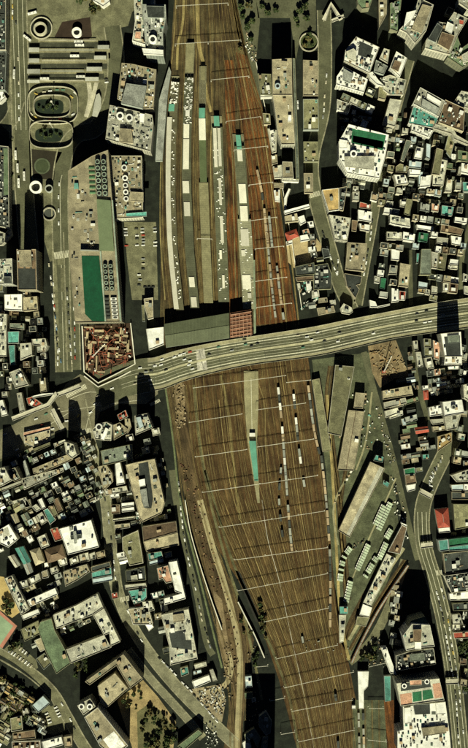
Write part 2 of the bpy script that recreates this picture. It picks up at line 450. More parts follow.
def prismtop(kind, dh, col, pts, name):
    t, c, h = X.cur
    z = h + dh
    wp = ccw([W(x, y, z)[:2] for x, y in pts]); lp = [(p[0] - c[0], p[1] - c[1]) for p in wp]
    BOXES.setdefault(t.name, []).append(lp)
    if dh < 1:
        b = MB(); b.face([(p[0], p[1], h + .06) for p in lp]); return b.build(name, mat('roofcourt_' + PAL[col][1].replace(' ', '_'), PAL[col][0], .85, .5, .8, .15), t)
    b, ins = wallmesh(lp, z, .4, .3); b.v = [(v[0], v[1], max(v[2], h + .01)) for v in b.v]
    o = b.build(name, wallm(col if col not in 'dk' else 'g'), t)
    b = MB(); b.face([(p[0], p[1], z) for p in ins]); b.build('roof', roofm(col), o)
    return o

def parse(data):
    pend = []
    def flush():
        if not pend: return
        bl = pend[0]; head, subs = bl, pend[1:]
        kind, h, col, pts, lab, nm = head
        d = float(col[1:]) if len(col) > 1 else 1.0
        t = building(h, col[0], pts, kind if kind != 'S' else 'B', 0, lab, nm, cat=None, thin=(kind == 'S'))
        if lab and nm: t['category'] = nm.replace('_', ' ').split()[-1]
        cur = X.cur
        for s in subs:
            if s[0] == '+': prismtop('+', s[1], s[2], s[3], 'penthouse')
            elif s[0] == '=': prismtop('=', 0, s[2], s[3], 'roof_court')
            elif s[0] == 'o':
                tt, c, hh = cur; (x, y), r = s[3][0], s[4]
                w = W(x, y, hh + s[1]); b = MB(); L = (w[0] - c[0], w[1] - c[1])
                b.cyl(L[0], L[1], hh, r * S, s[1], 20); b.ring(L[0], L[1], hh + s[1], r * S * .62, r * S, .5, 20); b.cyl(L[0], L[1], hh + s[1] + .02, r * S * .56, .1, 16, 1)
                BOXES.setdefault(tt.name, []).append([(L[0] + r * S * math.cos(k), L[1] + r * S * math.sin(k)) for k in range(6)])
                b.build('cooling_tower', [mat('tank_' + PAL[s[2]][1], PAL[s[2]][0], .7, .2, .3), M_BLACK], tt)
        if kind == 'B' and d > 0:
            tt, c, hh = cur; wp = ccw([W(x, y, h)[:2] for x, y in pts]); lp = [(p[0] - c[0], p[1] - c[1]) for p in wp]
            clutter(tt, lp, inset(lp, .5), hh, abs(area(lp)), d, col[0])
        pend.clear()
    for ln in data.strip().splitlines():
        ln = ln.strip()
        if not ln: continue
        lab = nm = None
        if ln[0] == '@':
            flush(); q = ln[1:].split(','); X.o = (float(q[0]), float(q[1])); X.s = float(q[2]) if len(q) > 2 else 6.0; continue
        if ln[0] == '#': flush(); X.block = ln[1:].strip(); continue
        if ';' in ln:
            a = ln.split(';'); ln = a[0]; lab = a[1].strip(); nm = a[2].strip() if len(a) > 2 else None
        q = ln.split()
        if q[0] == 'o':
            x, y, r = map(float, q[3].split(',')); pend.append(('o', float(q[1]), q[2], [cv(x, y)], r * .86 / X.s)); continue
        st = 2 if q[0] == '=' else 3
        pts = []
        for k in q[st:]:
            if ':' in k:
                a, b_ = k.split(':'); x0, y0 = map(float, a.split(',')); x1, y1 = map(float, b_.split(','))
                pts += [cv(x0, y0), cv(x1, y0), cv(x1, y1), cv(x0, y1)]
            else: pts.append(cv(*map(float, k.split(','))))
        if q[0] == '+': pend.append(('+', float(q[1]), q[2], pts))
        elif q[0] == '=': pend.append(('=', 0, q[1], pts))
        else:
            flush(); pend.append((q[0], float(q[1]), q[2], pts, lab, nm))
    flush()
# ------------------------------------------------------------------ buildings traced on the survey map (roof outlines); the first two dark ones carry shade in their colour
DATA = '''
@0,0
# on the west edge beside the plaza
B 26 d2 -60,-60 35,-60 35,300 -60,300
B 22 d2 -60,310 38,310 30,540 -60,540
B 12 w -20,560 15,545 35,585 0,615 -20,615
@0,125
B 20 d3 -40,120 50,130 55,620 -40,600
= v 20,140 46,142 48,420 22,420
B 12 c -40,620 30,650 62,615 70,660 10,720 -40,720
@0,250
# by the skyscraper west of the wide avenue
B 50 b0.4 100,-4 215,-4 222,240 106,240 ; tall dark skyscraper throwing the longest shadow over the west plaza ; skyscraper
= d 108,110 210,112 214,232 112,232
+ 4 t 110,0 185,0 190,100 118,100
B 48 c3 0,55 72,50 78,205 -10,205
+ 3 d 20,160 65,160 68,200 22,200
B 16 w0.5 25,268 132,265 132,365 28,360 ; square clean white roof building beside the tan one on the west edge ; office_building
B 15 t0.6 137,285 222,278 228,360 140,368
B 12 d1 108,246 180,244 180,275 108,275
B 12 o -30,200 20,205 15,250 -30,250
B 14 c -40,380 40,385 38,640 -40,640
B 13 e0 46,490 115,488 112,560 48,562 ; deep teal flat roof joined to the pale teal long roof ; shop_building
B 11 e0 50,572 88,570 92,690 62,692 ; long pale teal roof strip west of the shaded court ; shop_building
B 20 c0.5 120,562 188,556 192,632 122,662
B 18 c1 190,535 272,530 285,575 268,615 245,612 240,575 196,570
B 12 k 60,440 145,442 145,480 60,470
# in the shade of the west side towers
@0,375
B 18 c1.5 55,-15 120,-40 172,60 92,82
B 22 t 235,22 272,16 280,98 242,104
B 12 c 100,110 128,105 150,215 118,225
B 8 r2 158,140 195,130 255,175 215,195 170,180 ; red roofs of a low restaurant block beside the long footbridge ; restaurant
B 9 w0.5 190,128 250,112 320,108 322,118 252,130 196,138
B 9 w -10,155 15,150 45,240 10,250
# on the south side of the western crossroads
B 4 p0.6 140,345 300,308 302,325 140,368
B 5 t1.5 142,370 300,328 300,395 205,432 145,410
B 9 o1 200,442 300,402 300,425 205,465
B 9 c 320,412 388,386 395,400 328,435
B 12 t1.2 195,562 400,478 438,508 225,600 200,590
B 8 c1.5 130,622 380,555 380,580 200,665 145,690
B 8 c1 5,680 145,625 150,645 10,700
B 26 k 50,570 90,555 125,625 85,640
B 10 g 135,520 150,510 180,600 160,615
B 34 c1.2 -20,560 28,555 60,620 75,632 0,672 -20,672
B 34 c1.5 385,400 440,415 462,480 432,502 395,470
@78,375
B 26 c1.6 85,330 120,292 170,282 205,300 198,395 150,392 100,385
o 3 w 125,312,24
+ 3 w 165,315 185,325 155,395 135,385
B 11 t2 212,300 250,285 300,325 296,345 215,392
B 36 c1.4 338,245 412,230 448,318 345,362
+ 4 u 345,255 375,250 395,310 370,325
B 10 t1 280,262 310,262 320,310 300,350 285,345
B 12 r1.4 235,240 285,210 300,250 250,275
B 15 k0.8 135,455 308,418 322,505 150,545 ; dark teal roof lying in the shade of towers near the crossroads ; shop_building
B 10 u0 310,420 322,418 328,520 318,520
# between the station street and the long court building
B 14 t1.2 118,550 170,540 205,590 210,640 160,690 150,680
B 15 w0.3 222,532 252,524 282,652 232,662 ; narrow white roof leaning beside the long courtyard building ; shop_building
B 9 c2 155,690 290,665 300,700 165,725
B 9 w1 190,712 245,710 248,735 195,740
@78,500
B 9 w0 260,20 335,12 335,35 262,45
B 9 w0 262,52 335,42 338,65 264,74
B 9 b1 195,30 250,28 252,82 200,85 ; dark red-brown flat roof in the white strip-roofed row ; shop_building
B 9 c1 205,115 340,98 342,112 210,128
B 8 t 215,150 310,140 312,165 225,180
B 12 o0.25 265,225 360,182 392,378 310,395 285,330 268,300 ; big plain olive roof between the shopping lane and rail side ; office_building
B 13 d1 285,425 400,398 408,480 290,492
+ 3 c 315,455 355,448 358,478 320,482
B 13 c1.5 280,510 405,498 412,520 285,535
B 14 e1.5 300,545 410,528 412,585 395,605 335,625 ; green glass-roofed pale building above the red awning ; shop_building
B 6 r0.5 338,628 372,620 378,636 342,642
B 12 t1.6 300,655 420,640 450,748 330,748
B 12 c1 385,612 440,605 460,660 400,680
@78,375
B 26 t0.2 285,540 345,525 460,503 520,770 500,830 385,885 370,860 ; long cream building ringed around a black light court ; office_building
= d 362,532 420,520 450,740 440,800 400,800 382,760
+ 3 w 362,630 400,622 405,665 370,672
+ 3 g 370,690 410,680 425,790 395,795
@78,500
# beside the rail tracks south of the bridge
B 12 b0.1 385,160 588,128 596,192 392,250 ; dark brown half of the wide striped flat roof ; office_building
B 11.6 t0.1 392,252 598,196 606,270 410,310 ; light brown half of the wide striped flat roof ; office_building
B 14 e0.4 418,322 500,308 510,345 425,365 ; teal-green metal roof above the white angular block ; shop_building
B 13 u0.4 425,370 510,350 512,372 430,392
@156,500
B 24 w0.15 75,374 125,365 178,592 50,630 48,592 150,562 114,548 ; bright white roof bent like the letter L beside tracks ; office_building
B 22 p1.2 5,410 72,392 98,492 60,500 40,470 18,480
B 9 g 50,320 90,310 95,340 55,350
B 18 c0.6 30,690 195,655 250,953 85,992 80,880 ; cream school-like building around a dark square court by tracks ; office_building
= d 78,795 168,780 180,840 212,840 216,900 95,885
+ 3 t 100,690 165,680 170,725 105,735
@156,623
B 8 e0.5 145,275 190,262 198,305 152,322
B 7 c0.6 228,252 300,232 305,258 236,276
B 7 u0.5 222,292 270,280 274,298 226,312
B 8 w0 215,352 318,312 330,350 232,392 ; white corrugated shed roof above the scrap yard ; storage_shed
B 6 c 320,282 342,276 368,345 342,352
B 11 v0 128,738 254,640 282,665 168,765 ; long dark green roof at the street fork by the park ; shop_building
@0,450,2.925
# on the far western block
B 8 c1.4 35,150 75,138 90,165 45,178
# around the southwest lanes
@0,500
B 16 w1 -10,182 52,145 108,236 50,285 0,262
= c 10,180 45,160 60,210 20,230
G 10 e 92,292 138,280 182,368 142,384 ; bright teal gabled roof standing in the southwest house block ; house
G 9 g 140,385 175,372 196,430 165,446
G 9 c 50,340 82,330 120,390 92,404
H 11 t 180,305 235,288 266,370 214,392
B 12 c1 222,226 268,206 296,274 250,292
H 13 b 268,302 368,270 392,345 290,378 ; square brown pyramid roof beside the big white building ; house
B 7 w0 264,380 284,374 292,400 268,406
B 9 r1 300,175 345,165 375,235 330,250
G 8 o 75,30 120,10 142,45 95,76
G 8 t 60,92 95,80 115,130 80,142
B 8 t 140,10 180,-5 190,40 155,60
B 9 c 190,42 215,25 246,55 220,72
B 10 w0 225,0 250,-12 274,46 252,56 ; slim white roof topmost in the southwest house rows ; house
B 10 c0.5 218,92 250,72 286,128 250,152
B 10 e0 260,62 286,50 334,120 300,148 ; pale teal roof next to the slim white one ; house
B 10 o0.5 290,40 320,28 348,90 322,106
B 10 b0.3 318,0 345,-12 378,62 350,76 ; red-brown strip roof east of the pale teal one ; house
B 6 r0.5 350,195 372,190 378,240 355,246
@59,520
B 18 w0.3 0,54 192,0 240,162 54,210 ; big square white roof with dark H-shaped plant unit ; office_building
+ 4 g 84,70 100,66 108,100 104,140 92,142
+ 3 d 66,95 132,84 136,110 72,118
@0,500
B 9 c1.2 115,492 160,480 170,520 120,536
B 9 c1 168,472 234,440 246,480 186,512
B 9 t1 248,432 280,420 292,464 256,472
B 9 c1 300,412 336,400 350,430 310,445
B 12 t1.4 378,432 467,400 520,385 540,430 467,480 392,520
B 12 w0.4 163,602 330,528 346,568 182,640 ; long white roof along the street north of the school ; office_building
B 14 c3 25,472 72,454 176,658 126,690 ; diagonal speckled cream building beside the yellow playground ; office_building
B 8 w0.5 128,694 228,655 240,680 140,722
B 8 c 345,360 395,345 405,385 360,400
B 9 c1 415,355 465,335 475,375 425,395
@78,500
B 9 c1 5,330 60,315 70,365 15,380
B 9 c1 65,325 100,312 108,352 75,362
B 9 t1 105,318 158,302 165,342 118,352
B 14 d0.3 78,402 190,372 196,400 84,432
B 14 e0.2 82,436 198,404 204,450 84,472 ; wide teal green roof at the lane bend ; shop_building
B 12 u0 84,476 204,454 208,482 90,504
B 8 r0.6 200,560 235,555 240,590 205,595
@0,598,2.925
# of the southwest school
B 14 c0.7 155,50 222,22 285,-12 302,28 270,50 165,90
B 14 c0.8 272,51 304,30 352,128 322,142 ; cream east wing of the school around a black court ; school_building
B 14 c0.5 190,152 320,102 326,144 208,192 ; cream south wing of the school around a black court ; school_building
B 15 v0.05 150,60 160,95 190,150 206,192 165,222 135,160 110,90 118,70 ; long moss green school roof west of black court ; school_building
B 8 o0.6 60,92 112,66 126,100 72,128
B 7 t0.4 100,125 130,112 152,140 118,158
B 8 o0.1 105,178 130,160 150,190 128,210 ; small square olive roof at the school gate ; school_building
# along the diagonal street beside the park
@78,623
B 24 t0.25 42,352 272,187 388,335 312,392 230,255 70,372 ; bent tan roof wrapping two sides of the lower block ; office_building
B 17 t0.2 118,378 222,300 302,394 172,510 135,480 ; lower tan block held in the bent tan building ; office_building
B 26 t0.15 38,566 118,506 300,735 215,810 130,735 ; long tan roof with pale southern end at the park ; office_building
= w 150,700 215,650 282,735 215,785
B 24 c0.3 -5,495 72,452 105,500 32,552 ; cream block with two white round fans ; office_building
o 2.5 w 20,502,20
o 2.5 w 70,502,20
B 6 w0 400,5 425,-10 455,25 425,50
@0,623
# at the southwest corner lots
B 9 u0 190,496 258,436 300,480 230,540 ; flat pale blue roof standing on its corner ; storage_shed
B 9 o0.5 62,572 130,556 136,640 68,652
B 8 b0.6 75,662 208,640 214,690 78,704
B 9 w0.4 250,712 368,682 380,730 262,765 ; long white roof at the bottom left edge ; shop_building
B 9 t0.5 380,684 430,676 432,740 390,748
B 8 b1 70,712 240,705 245,780 75,780
B 7 c 130,520 160,510 175,540 140,555
@78,0
# north of the department store
B 30 t1.2 262,378 330,385 470,418 452,650 385,655 235,592
+ 8 g 290,500 410,516 386,650 258,620
B 31 c1.6 190,630 300,655 445,690 452,740 435,910 165,835
o 4 w 252,694,26
o 4 w 307,706,26
+ 4 t 250,770 320,775 330,860 245,850
+ 3 w 370,680 400,685 395,740 370,735
B 25 c2.2 335,-20 460,-20 450,100 432,278 325,245 342,130 ; pale curved building with a round roof garden ; office_building
+ 3 p 345,190 378,190 376,236 338,232
= v 385,-20 430,-20 440,40 415,80 385,50
o 2 v 400,108,17
B 10 w0.3 85,-40 180,-40 190,12 150,40 90,5
@156,0
# of the station's northwest corner
B 38 g0.8 -85,26 58,28 62,112 42,200 46,338 -60,330
+ 4 d -60,35 48,38 50,108 -50,105
+ 4 w -85,290 44,300 44,330 -75,325
o 5 w -20,235,28
B 7 g0 78,400 90,430 70,560 38,965 -4,965 18,600
@68,171,1
B 40 t0 0,0 24,-15 40,-21 54,151 7,152 1,80 ; big department store with tan deck and green roof court ; department_store
'''
DATA2 = '''
@110,155
B 26 t1 0,5 190,5 198,375 20,385
o 3 w 85,75,20
o 3 w 90,138,19
o 3 w 92,182,18
o 3 w 94,222,18
o 3 w 96,262,18
+ 3 t 120,220 200,225 200,280 120,275
+ 2 e 95,350 220,340 220,368 98,370
@146,327
B 8 w0.1 0,12 106,0 106,105 18,140 ; plain white flat roof beside the ticket hall ; station_building
@78,250
B 9 t0.6 395,292 450,285 452,410 420,418 400,345
B 8 o1.5 380,330 398,330 402,430 386,430
# east of the platforms
@234,0
B 36 t0.6 229,358 346,350 350,572 232,572 ; tall tan long building with a white round tank ; office_building
o 3 u 262,515,19
+ 3 t 285,365 320,370 318,400 288,398
B 30 t0.3 232,574 350,574 366,868 284,868 262,810 250,700
+ 3 w 325,690 345,690 345,730 322,730
B 18 k0 352,350 366,352 392,1075 372,1075
B 14 o1 140,442 222,445 228,570 158,570
B 12 w0 158,572 232,568 234,580 160,584
B 9 o 172,680 216,684 220,748 180,748
@234,125
B 24 t0.2 290,220 350,222 358,318 291,320
B 10 w0.1 286,322 388,326 388,342 288,340
B 11 c3 202,22 256,32 254,162 228,170
B 9 t0.4 222,182 258,178 262,230 228,238
B 8 c0.5 232,250 285,240 290,318 242,322
B 7 w0.2 238,392 275,388 276,460 246,456
B 7 t0.2 238,346 298,350 298,378 240,374
B 12 w0 300,515 448,474 456,492 305,537 ; long white roof strip leaning above the tan flat roof ; shop_building
B 10 t0.2 303,548 378,530 386,578 308,586
B 10 w0.3 380,555 420,540 432,583 400,600
B 8 w0 300,440 328,380 342,386 320,442 312,508 300,508
H 9 r 308,650 372,625 388,668 322,694 ; red hipped roof by the dirt lot east of platforms ; house
B 9 p0.2 410,632 446,622 456,652 418,662
B 8 w2 312,700 350,690 352,712 316,722
B 10 w1 395,665 440,655 455,690 400,700
# between the freight tracks and the station street
@234,250
B 9 d1 368,100 480,75 490,145 372,155
B 8 b0.8 370,163 480,155 482,180 380,190
B 7 w0.5 432,190 460,188 464,240 436,250
B 6 c 378,202 395,198 400,232 384,238
@312,0
# on the block north of the green-court store
B 16 v0.3 270,-10 365,-10 345,48 300,55 275,25
B 20 t0.8 400,-12 450,-12 447,88 402,165
B 28 w2 265,220 405,284 345,442 192,366 200,302
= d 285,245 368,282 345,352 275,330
+ 5 c 205,310 250,290 268,310 262,372 215,350
B 25 w2.2 190,398 335,478 312,556 145,508 148,460
+ 3 g 190,410 250,445 230,500 185,480
B 17 g1.4 385,360 455,398 430,450 370,432
B 17 w1.2 340,440 362,430 400,482 440,520 390,508 350,470
B 11 o0.5 405,500 460,528 440,600 398,590
B 13 c1.4 150,596 236,626 218,682 150,658
B 18 c1 432,290 467,300 455,380 405,350
# of the station plaza ramps
@303,60
B 9 t0.5 0,0 90,5 92,215 0,215
B 9 o0.6 0,235 92,235 95,420 2,420
B 9 o0.8 2,490 90,490 95,610 5,610
B 9 t0.5 4,680 60,680 62,800 8,800
@390,0
# along the shadowed northeastern avenue
B 15 v3 0,20 70,-5 60,80 65,150 45,190 0,175
B 32 c1 172,-15 262,30 218,185 150,262 100,200 58,178 100,130 150,68
+ 3 t 195,25 250,40 190,200 128,175
+ 3 w 100,75 160,60 140,110 80,170
B 30 c0.6 285,130 340,140 385,72 468,112 405,218 360,330 210,290 215,245
+ 3 d 285,138 318,165 275,255 228,235
+ 4 b 312,192 390,215 355,302 286,262
+ 3 w 345,130 385,150 370,205 330,180
+ 3 r 415,115 445,125 440,150 415,145
B 26 v1 345,345 405,220 430,290 500,240 500,360 435,405
+ 3 c 430,330 500,290 500,360 440,375
B 25 c0.8 412,-10 500,-10 500,70 465,55 415,20
B 25 w0.5 38,308 104,350 60,462 0,405
+ 3 b 30,360 70,375 50,430 10,410
B 27 c0.5 182,524 332,608 292,702 138,622
+ 3 g 195,590 300,650 280,690 190,635
+ 2 w 225,560 310,610 300,640 220,590
B 18 e1 140,640 180,652 292,712 262,770 110,742 ; teal green flat roof below the louvred building ; shop_building
B 26 b0.8 332,598 450,652 440,790 292,735 305,690 ; big red-brown roof at the northeast avenue ; office_building
B 22 c3 428,545 500,560 500,660 378,620
B 15 c0.15 0,592 72,602 30,760 -42,742
B 14 c2 -60,470 0,450 60,470 98,480 80,570 0,570 -40,540
'''
DATA3 = '''
@312,125
# by the green-court store
B 32 w2.6 220,-5 462,60 440,192 405,322 210,290 162,205 160,100 ; white department store with a deep green roof court ; department_store
= n 240,20 445,62 425,152 236,108
= d 246,62 430,98 424,142 244,102
+ 3 c 195,190 375,186 372,270 200,250
o 4 w 250,172,24
+ 2 w 165,85 215,95 212,140 165,140
B 20 y0.1 60,390 160,378 162,510 100,520 ; wedge-shaped orange-tan roof at the forked street ; office_building
B 20 d3 162,378 212,368 188,515 164,510
B 18 c1.5 100,538 235,558 212,700 138,688
B 12 c1 242,402 285,400 282,456 244,452
B 12 r1 288,462 352,478 350,505 284,498 ; narrow red panelled roof over the white stepped building ; shop_building
B 13 w1.2 276,508 362,522 356,585 278,570
B 10 b 240,570 275,575 265,640 238,635
B 13 w0.8 282,590 350,600 345,640 290,630
B 17 t0.5 214,704 330,712 315,880 200,868 ; plain tan oblong roof beside the narrow market street ; office_building
B 10 t1 360,400 395,420 390,460 350,450
# in the crowded northeast quarter
@390,125
B 18 w2.4 130,-10 262,36 238,78 128,35
B 18 c0.3 262,-8 380,22 400,60 470,100 470,120 385,85 370,55 255,20
B 14 k0 98,90 130,98 82,222 64,212
B 15 w0.2 160,130 202,140 190,206 144,200
B 13 u0 218,110 245,118 240,205 216,195
B 14 u0.4 115,213 192,222 186,262 113,254
B 14 o0.5 60,232 112,250 100,286 35,282 35,250
B 16 w1.5 22,298 92,300 112,352 40,362
B 13 w1 115,265 185,272 180,302 120,300
B 13 w0.6 185,310 250,300 240,370 178,375
B 12 u0 172,282 198,282 190,362 172,362
B 17 o0.1 280,138 320,150 298,302 250,296 ; narrow olive slab roof beside a speckled plant roof ; office_building
B 15 c3 300,205 346,214 320,366 255,362 258,300 298,304
B 6 o0.2 350,60 390,92 362,200 328,148
B 12 c0.5 345,320 375,330 370,402 330,400
B 15 v0.3 408,150 467,162 467,222 408,212
B 12 w0.5 430,228 490,240 490,300 425,285
B 12 c1 395,330 430,335 425,395 390,390
B 12 e0.3 436,342 500,345 500,400 440,400
B 12 e0.3 312,482 385,492 372,546 308,540 ; pale teal square roof near the long maroon roof ; shop_building
B 12 p0.6 250,470 296,480 290,522 250,515
B 11 g1.5 184,465 240,478 236,522 180,512
B 18 c0.7 0,538 118,562 122,615 30,600 0,590
o 1 g 45,570,14
B 14 w2 80,640 152,655 146,702 76,690
B 14 c1 -20,640 72,645 72,690 -20,688
B 12 n0.5 175,645 232,652 222,705 168,695
B 13 b0.05 310,592 442,626 428,664 303,642 ; long maroon roof in the crowded northeast quarter ; shop_building
B 13 w1.5 390,552 465,560 460,592 388,582
B 12 w0.1 366,664 430,674 424,726 370,716
B 11 c0.6 284,672 350,680 345,720 282,712
B 13 c 60,450 100,440 95,495 60,490
B 16 o0.3 100,442 138,450 115,545 85,535
B 10 w0.2 160,598 262,612 258,640 165,624
B 10 c1 415,250 428,252 425,300 405,300
@390,250
B 12 w0.1 8,-5 60,0 54,64 8,60
B 14 t0.4 62,78 125,90 110,224 50,216
B 12 c0.5 0,90 46,95 40,148 -8,146
B 17 k0 190,-5 246,-5 246,150 178,150 ; dark teal slab roof like a narrow block ; office_building
B 14 c1.4 248,10 290,18 282,112 252,108
B 13 o0.8 292,18 342,28 330,122 284,114
B 12 w0.1 362,54 412,60 406,90 356,84
B 9 c0.8 350,92 406,95 404,118 348,112
B 10 u0.3 172,188 228,198 222,230 170,225
B 10 y0.3 170,232 212,238 205,262 168,256
B 9 r0.2 56,245 96,250 90,302 55,300 ; small red roof just above the elevated road bridge ; house
B 9 w1 10,228 50,236 52,310 10,316
B 9 c1 215,235 240,240 238,270 212,266
B 9 c1 250,215 285,222 282,262 248,262
B 10 c0.6 318,198 352,200 350,250 318,250
B 12 b0.3 356,198 412,206 402,262 350,256 ; brown rounded roof beside the tower's shadow ; shop_building
B 9 c1 440,140 468,150 462,190 440,185
B 9 c1 445,215 480,220 480,270 448,262
B 9 e0.8 160,20 176,20 170,80 158,80
@312,250
B 14 d0.4 195,140 302,158 292,205 268,212 285,235 262,292 245,270 208,215
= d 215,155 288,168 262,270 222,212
B 10 n0.1 415,168 446,172 436,236 408,230 ; small bright green roof in the lane above the bridge ; house
B 10 w1 345,300 380,310 395,345 350,345
B 9 w0.1 392,338 467,322 467,332 396,348
B 9 c1 375,155 410,165 405,200 375,195
B 8 d1 5,95 95,80 120,150 115,235 10,240
B 9 d 60,-10 100,-5 110,40 70,50
B 7 c 0,245 40,240 45,280 0,290
B 7 t 40,290 90,285 95,312 40,318
B 7 t 30,350 130,335 140,372 40,392
B 9 c0.6 190,320 238,345 246,372 225,388 180,380 170,350
# just south of the elevated road bridge
@390,250
B 34 w0.2 303,502 426,490 436,640 328,640 ; tall white-rimmed tower casting its shadow over the bridge ; office_tower
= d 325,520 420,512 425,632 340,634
+ 2 k 345,515 415,508 418,555 350,560
B 28 w1 330,641 432,641 432,690 325,690
B 10 c1 138,546 165,544 170,600 145,602
B 10 o0.4 203,532 245,534 246,584 205,584
B 9 o0.3 205,588 256,590 258,640 208,638
B 9 c0.8 208,648 250,642 265,710 225,716
B 9 c2 155,612 185,612 200,700 165,705
B 9 p0.7 258,540 302,560 296,662 265,652
B 7 w1 350,700 420,695 425,715 352,718
@308,300,2.925
# on the eastern tenement rows
B 12 t0.7 218,266 302,250 308,278 220,292
B 10 c0.5 222,300 285,286 290,302 225,318
B 10 c0.5 225,325 262,315 268,330 228,345
@390,375
B 9 t0.3 0,90 130,72 138,116 0,142
B 9 c0.3 0,165 75,140 82,186 0,205
B 9 c0.3 0,230 76,212 78,240 0,264
B 9 v0.3 85,155 165,130 175,155 95,180
B 8 w0.4 195,65 230,62 230,88 198,92
H 8 r 200,95 228,92 230,145 206,148
B 8 g0.8 90,255 160,235 165,270 95,292
B 7 u0.8 70,265 100,258 104,300 78,305
G 8 r 150,318 225,310 232,340 158,352
B 30 w0.4 315,162 432,148 446,228 328,248 ; white roof with one dark round tank south of tower ; office_building
o 3 g 382,192,16
B 22 c0.6 328,252 426,235 402,322 342,334
B 13 w1.5 235,195 300,180 325,215 310,240 240,250
B 10 c1 245,268 320,262 322,290 258,300
B 10 t1 255,310 330,305 332,330 262,342
B 8 y1 285,370 370,345 372,400 286,460
B 22 c1 440,60 500,45 500,170 446,140
B 14 c1.4 368,602 467,568 500,560 500,640 400,642
B 12 u0.3 368,660 440,656 442,694 372,692
B 12 w1 445,655 500,655 500,700 445,695
B 12 d0.6 370,700 500,705 500,748 370,748
B 10 g1 440,515 500,515 500,545 440,545
# on the lane beside the freight yard
B 8 w0.2 98,662 155,654 150,690 108,702
B 8 b0.2 90,602 150,598 160,648 98,660 ; dark red-brown roof next to a white one ; house
B 8 n0.3 85,565 148,555 152,595 90,600 ; green roof above the dark red-brown one ; house
B 8 e1 195,478 232,475 235,505 198,510
# east of the curving street
@390,500
H 11 r 272,58 348,48 358,160 290,166 ; large orange-red hipped roof east of the curving street ; house
B 10 w0.1 290,170 358,164 362,192 295,198
B 14 o0.1 380,25 500,25 500,160 390,180 ; plain square olive roof right of the orange-red hipped one ; office_building
B 14 u0.1 288,242 350,235 356,302 300,310
= e 295,245 345,240 348,295 302,300
B 14 n0 354,236 500,218 500,262 354,280 ; dark green half of the long roof on the east edge ; shop_building
B 14 e0 354,282 500,264 500,298 354,306 ; pale teal half of the long roof on the east edge ; shop_building
B 13 d0.4 320,322 470,305 480,430 332,440
B 15 d4 325,455 490,432 490,545 368,556
B 10 w0.4 355,562 480,548 480,600 360,602
B 10 d1 375,622 490,612 490,660 380,665
B 10 c1 372,688 420,682 440,748 380,748
@390,623
B 9 r0.1 380,58 500,50 500,88 385,96 ; long orange-red roof on the lower east edge ; house
B 9 c0.8 375,10 420,10 420,40 375,42
# in the tall complex by the southeast road
B 40 c0.5 78,75 132,5 240,12 268,140 185,146 98,166
+ 4 b 140,40 192,38 186,112 140,112
+ 3 w 148,115 188,115 188,160 150,158
B 32 v0 85,72 90,60 125,-15 210,-40 232,5 135,2
B 28 d1.2 35,196 110,172 262,152 276,248 42,288
+ 3 k 118,190 205,180 210,225 122,232
B 39 c0 38,362 296,332 326,462 64,498 ; tall block with pink and green sports courts on top ; office_building
= p 60,428 130,418 133,482 66,492
= n 135,416 190,408 192,466 138,474
= n 195,406 250,398 262,450 198,464
= p 255,366 303,358 318,445 268,454
= d 64,352 240,338 246,384 66,410
o 2 w 86,378,17
o 2 w 222,352,17
+ 2 p 118,345 190,340 192,372 120,376
B 34 w3 78,502 332,472 356,650 366,765 45,765 45,650 82,640
+ 3 d 140,490 240,485 242,545 150,550
+ 3 w 85,510 125,505 130,600 90,605
+ 3 w 275,480 330,475 335,545 280,548
+ 3 t 190,630 330,615 340,660 200,680
B 12 w0.6 -55,148 -20,145 40,310 0,300
@384,676
B 7 e0 0,0 40,0 42,150 6,155 ; teal long low roof beside rail sidings ; storage_shed
# of the freight yard
@312,375
B 6 o0.05 0,30 45,20 116,452 64,462 ; westmost long olive warehouse next to the tracks ; warehouse
B 9 o0.05 140,-60 255,-50 176,368 94,350 ; broad pale olive warehouse north in the freight yard ; warehouse
B 8 t0 262,105 320,110 305,202 250,198 ; short warehouse stub atop the middle freight shed ; warehouse
B 9 t0.05 220,210 316,220 250,576 154,570 ; middle long tan warehouse with ridge line ; warehouse
= b 262,216 266,216 206,572 202,572
B 9 t0.02 350,520 438,560 226,975 158,935 ; slanting long tan warehouse south in the freight yard ; warehouse
= c 408,548 434,560 225,970 205,960
B 11 e0.5 385,480 432,492 424,526 368,514 ; little teal-roofed office at the slanting warehouse's head ; yard_office
B 6 e0.5 432,630 467,650 455,675 425,655
@312,500
B 6 c2 448,322 505,352 352,642 306,618 ; long whitish speckled loading roof slanting through the yard ; loading_shed
B 7 w0 306,624 362,646 344,700 285,690
B 6 o0 272,700 345,706 322,760 262,748
B 6 b0.1 540,150 570,165 530,325 455,310 ; brown long roof at the loading shed's top ; loading_shed
B 9 w0.3 535,135 572,150 566,164 538,150
B 7 c1 162,690 205,690 190,850 165,860
B 7 e1 165,640 215,640 215,685 168,685
@312,623
B 7 w0 275,291 341,291 336,380 311,408 311,515 283,515 ; white stepped long roof beside southern siding ; storage_shed
B 5 w0 240,495 262,495 262,516 240,516
@234,623
# by the southern curve beside the tracks
B 9 u0.5 65,320 105,316 110,385 70,390
= w 70,340 104,338 104,350 70,352
B 8 v0.3 62,420 110,418 112,452 66,455
B 9 k1 150,560 192,530 226,590 218,660 190,672 150,620
B 9 k0.5 60,670 120,630 160,690 140,748 110,690 75,720
B 8 k0.3 170,690 205,680 200,748 165,748
B 7 w1 50,720 90,690 105,748 60,760
B 6 c1 105,452 128,450 132,470 108,475
B 66 g0.5 70,880 250,880 250,1060 70,1060 ; grey high-rise just past the southern picture edge ; skyscraper
'''
# ------------------------------------------------------------------ the ground
gb = MB(); gb.face([(-9000, -9000, 0), (9000, -9000, 0), (9000, 9000, 0), (-9000, 9000, 0)]); struct(gb.build('ground', M_DARKA))
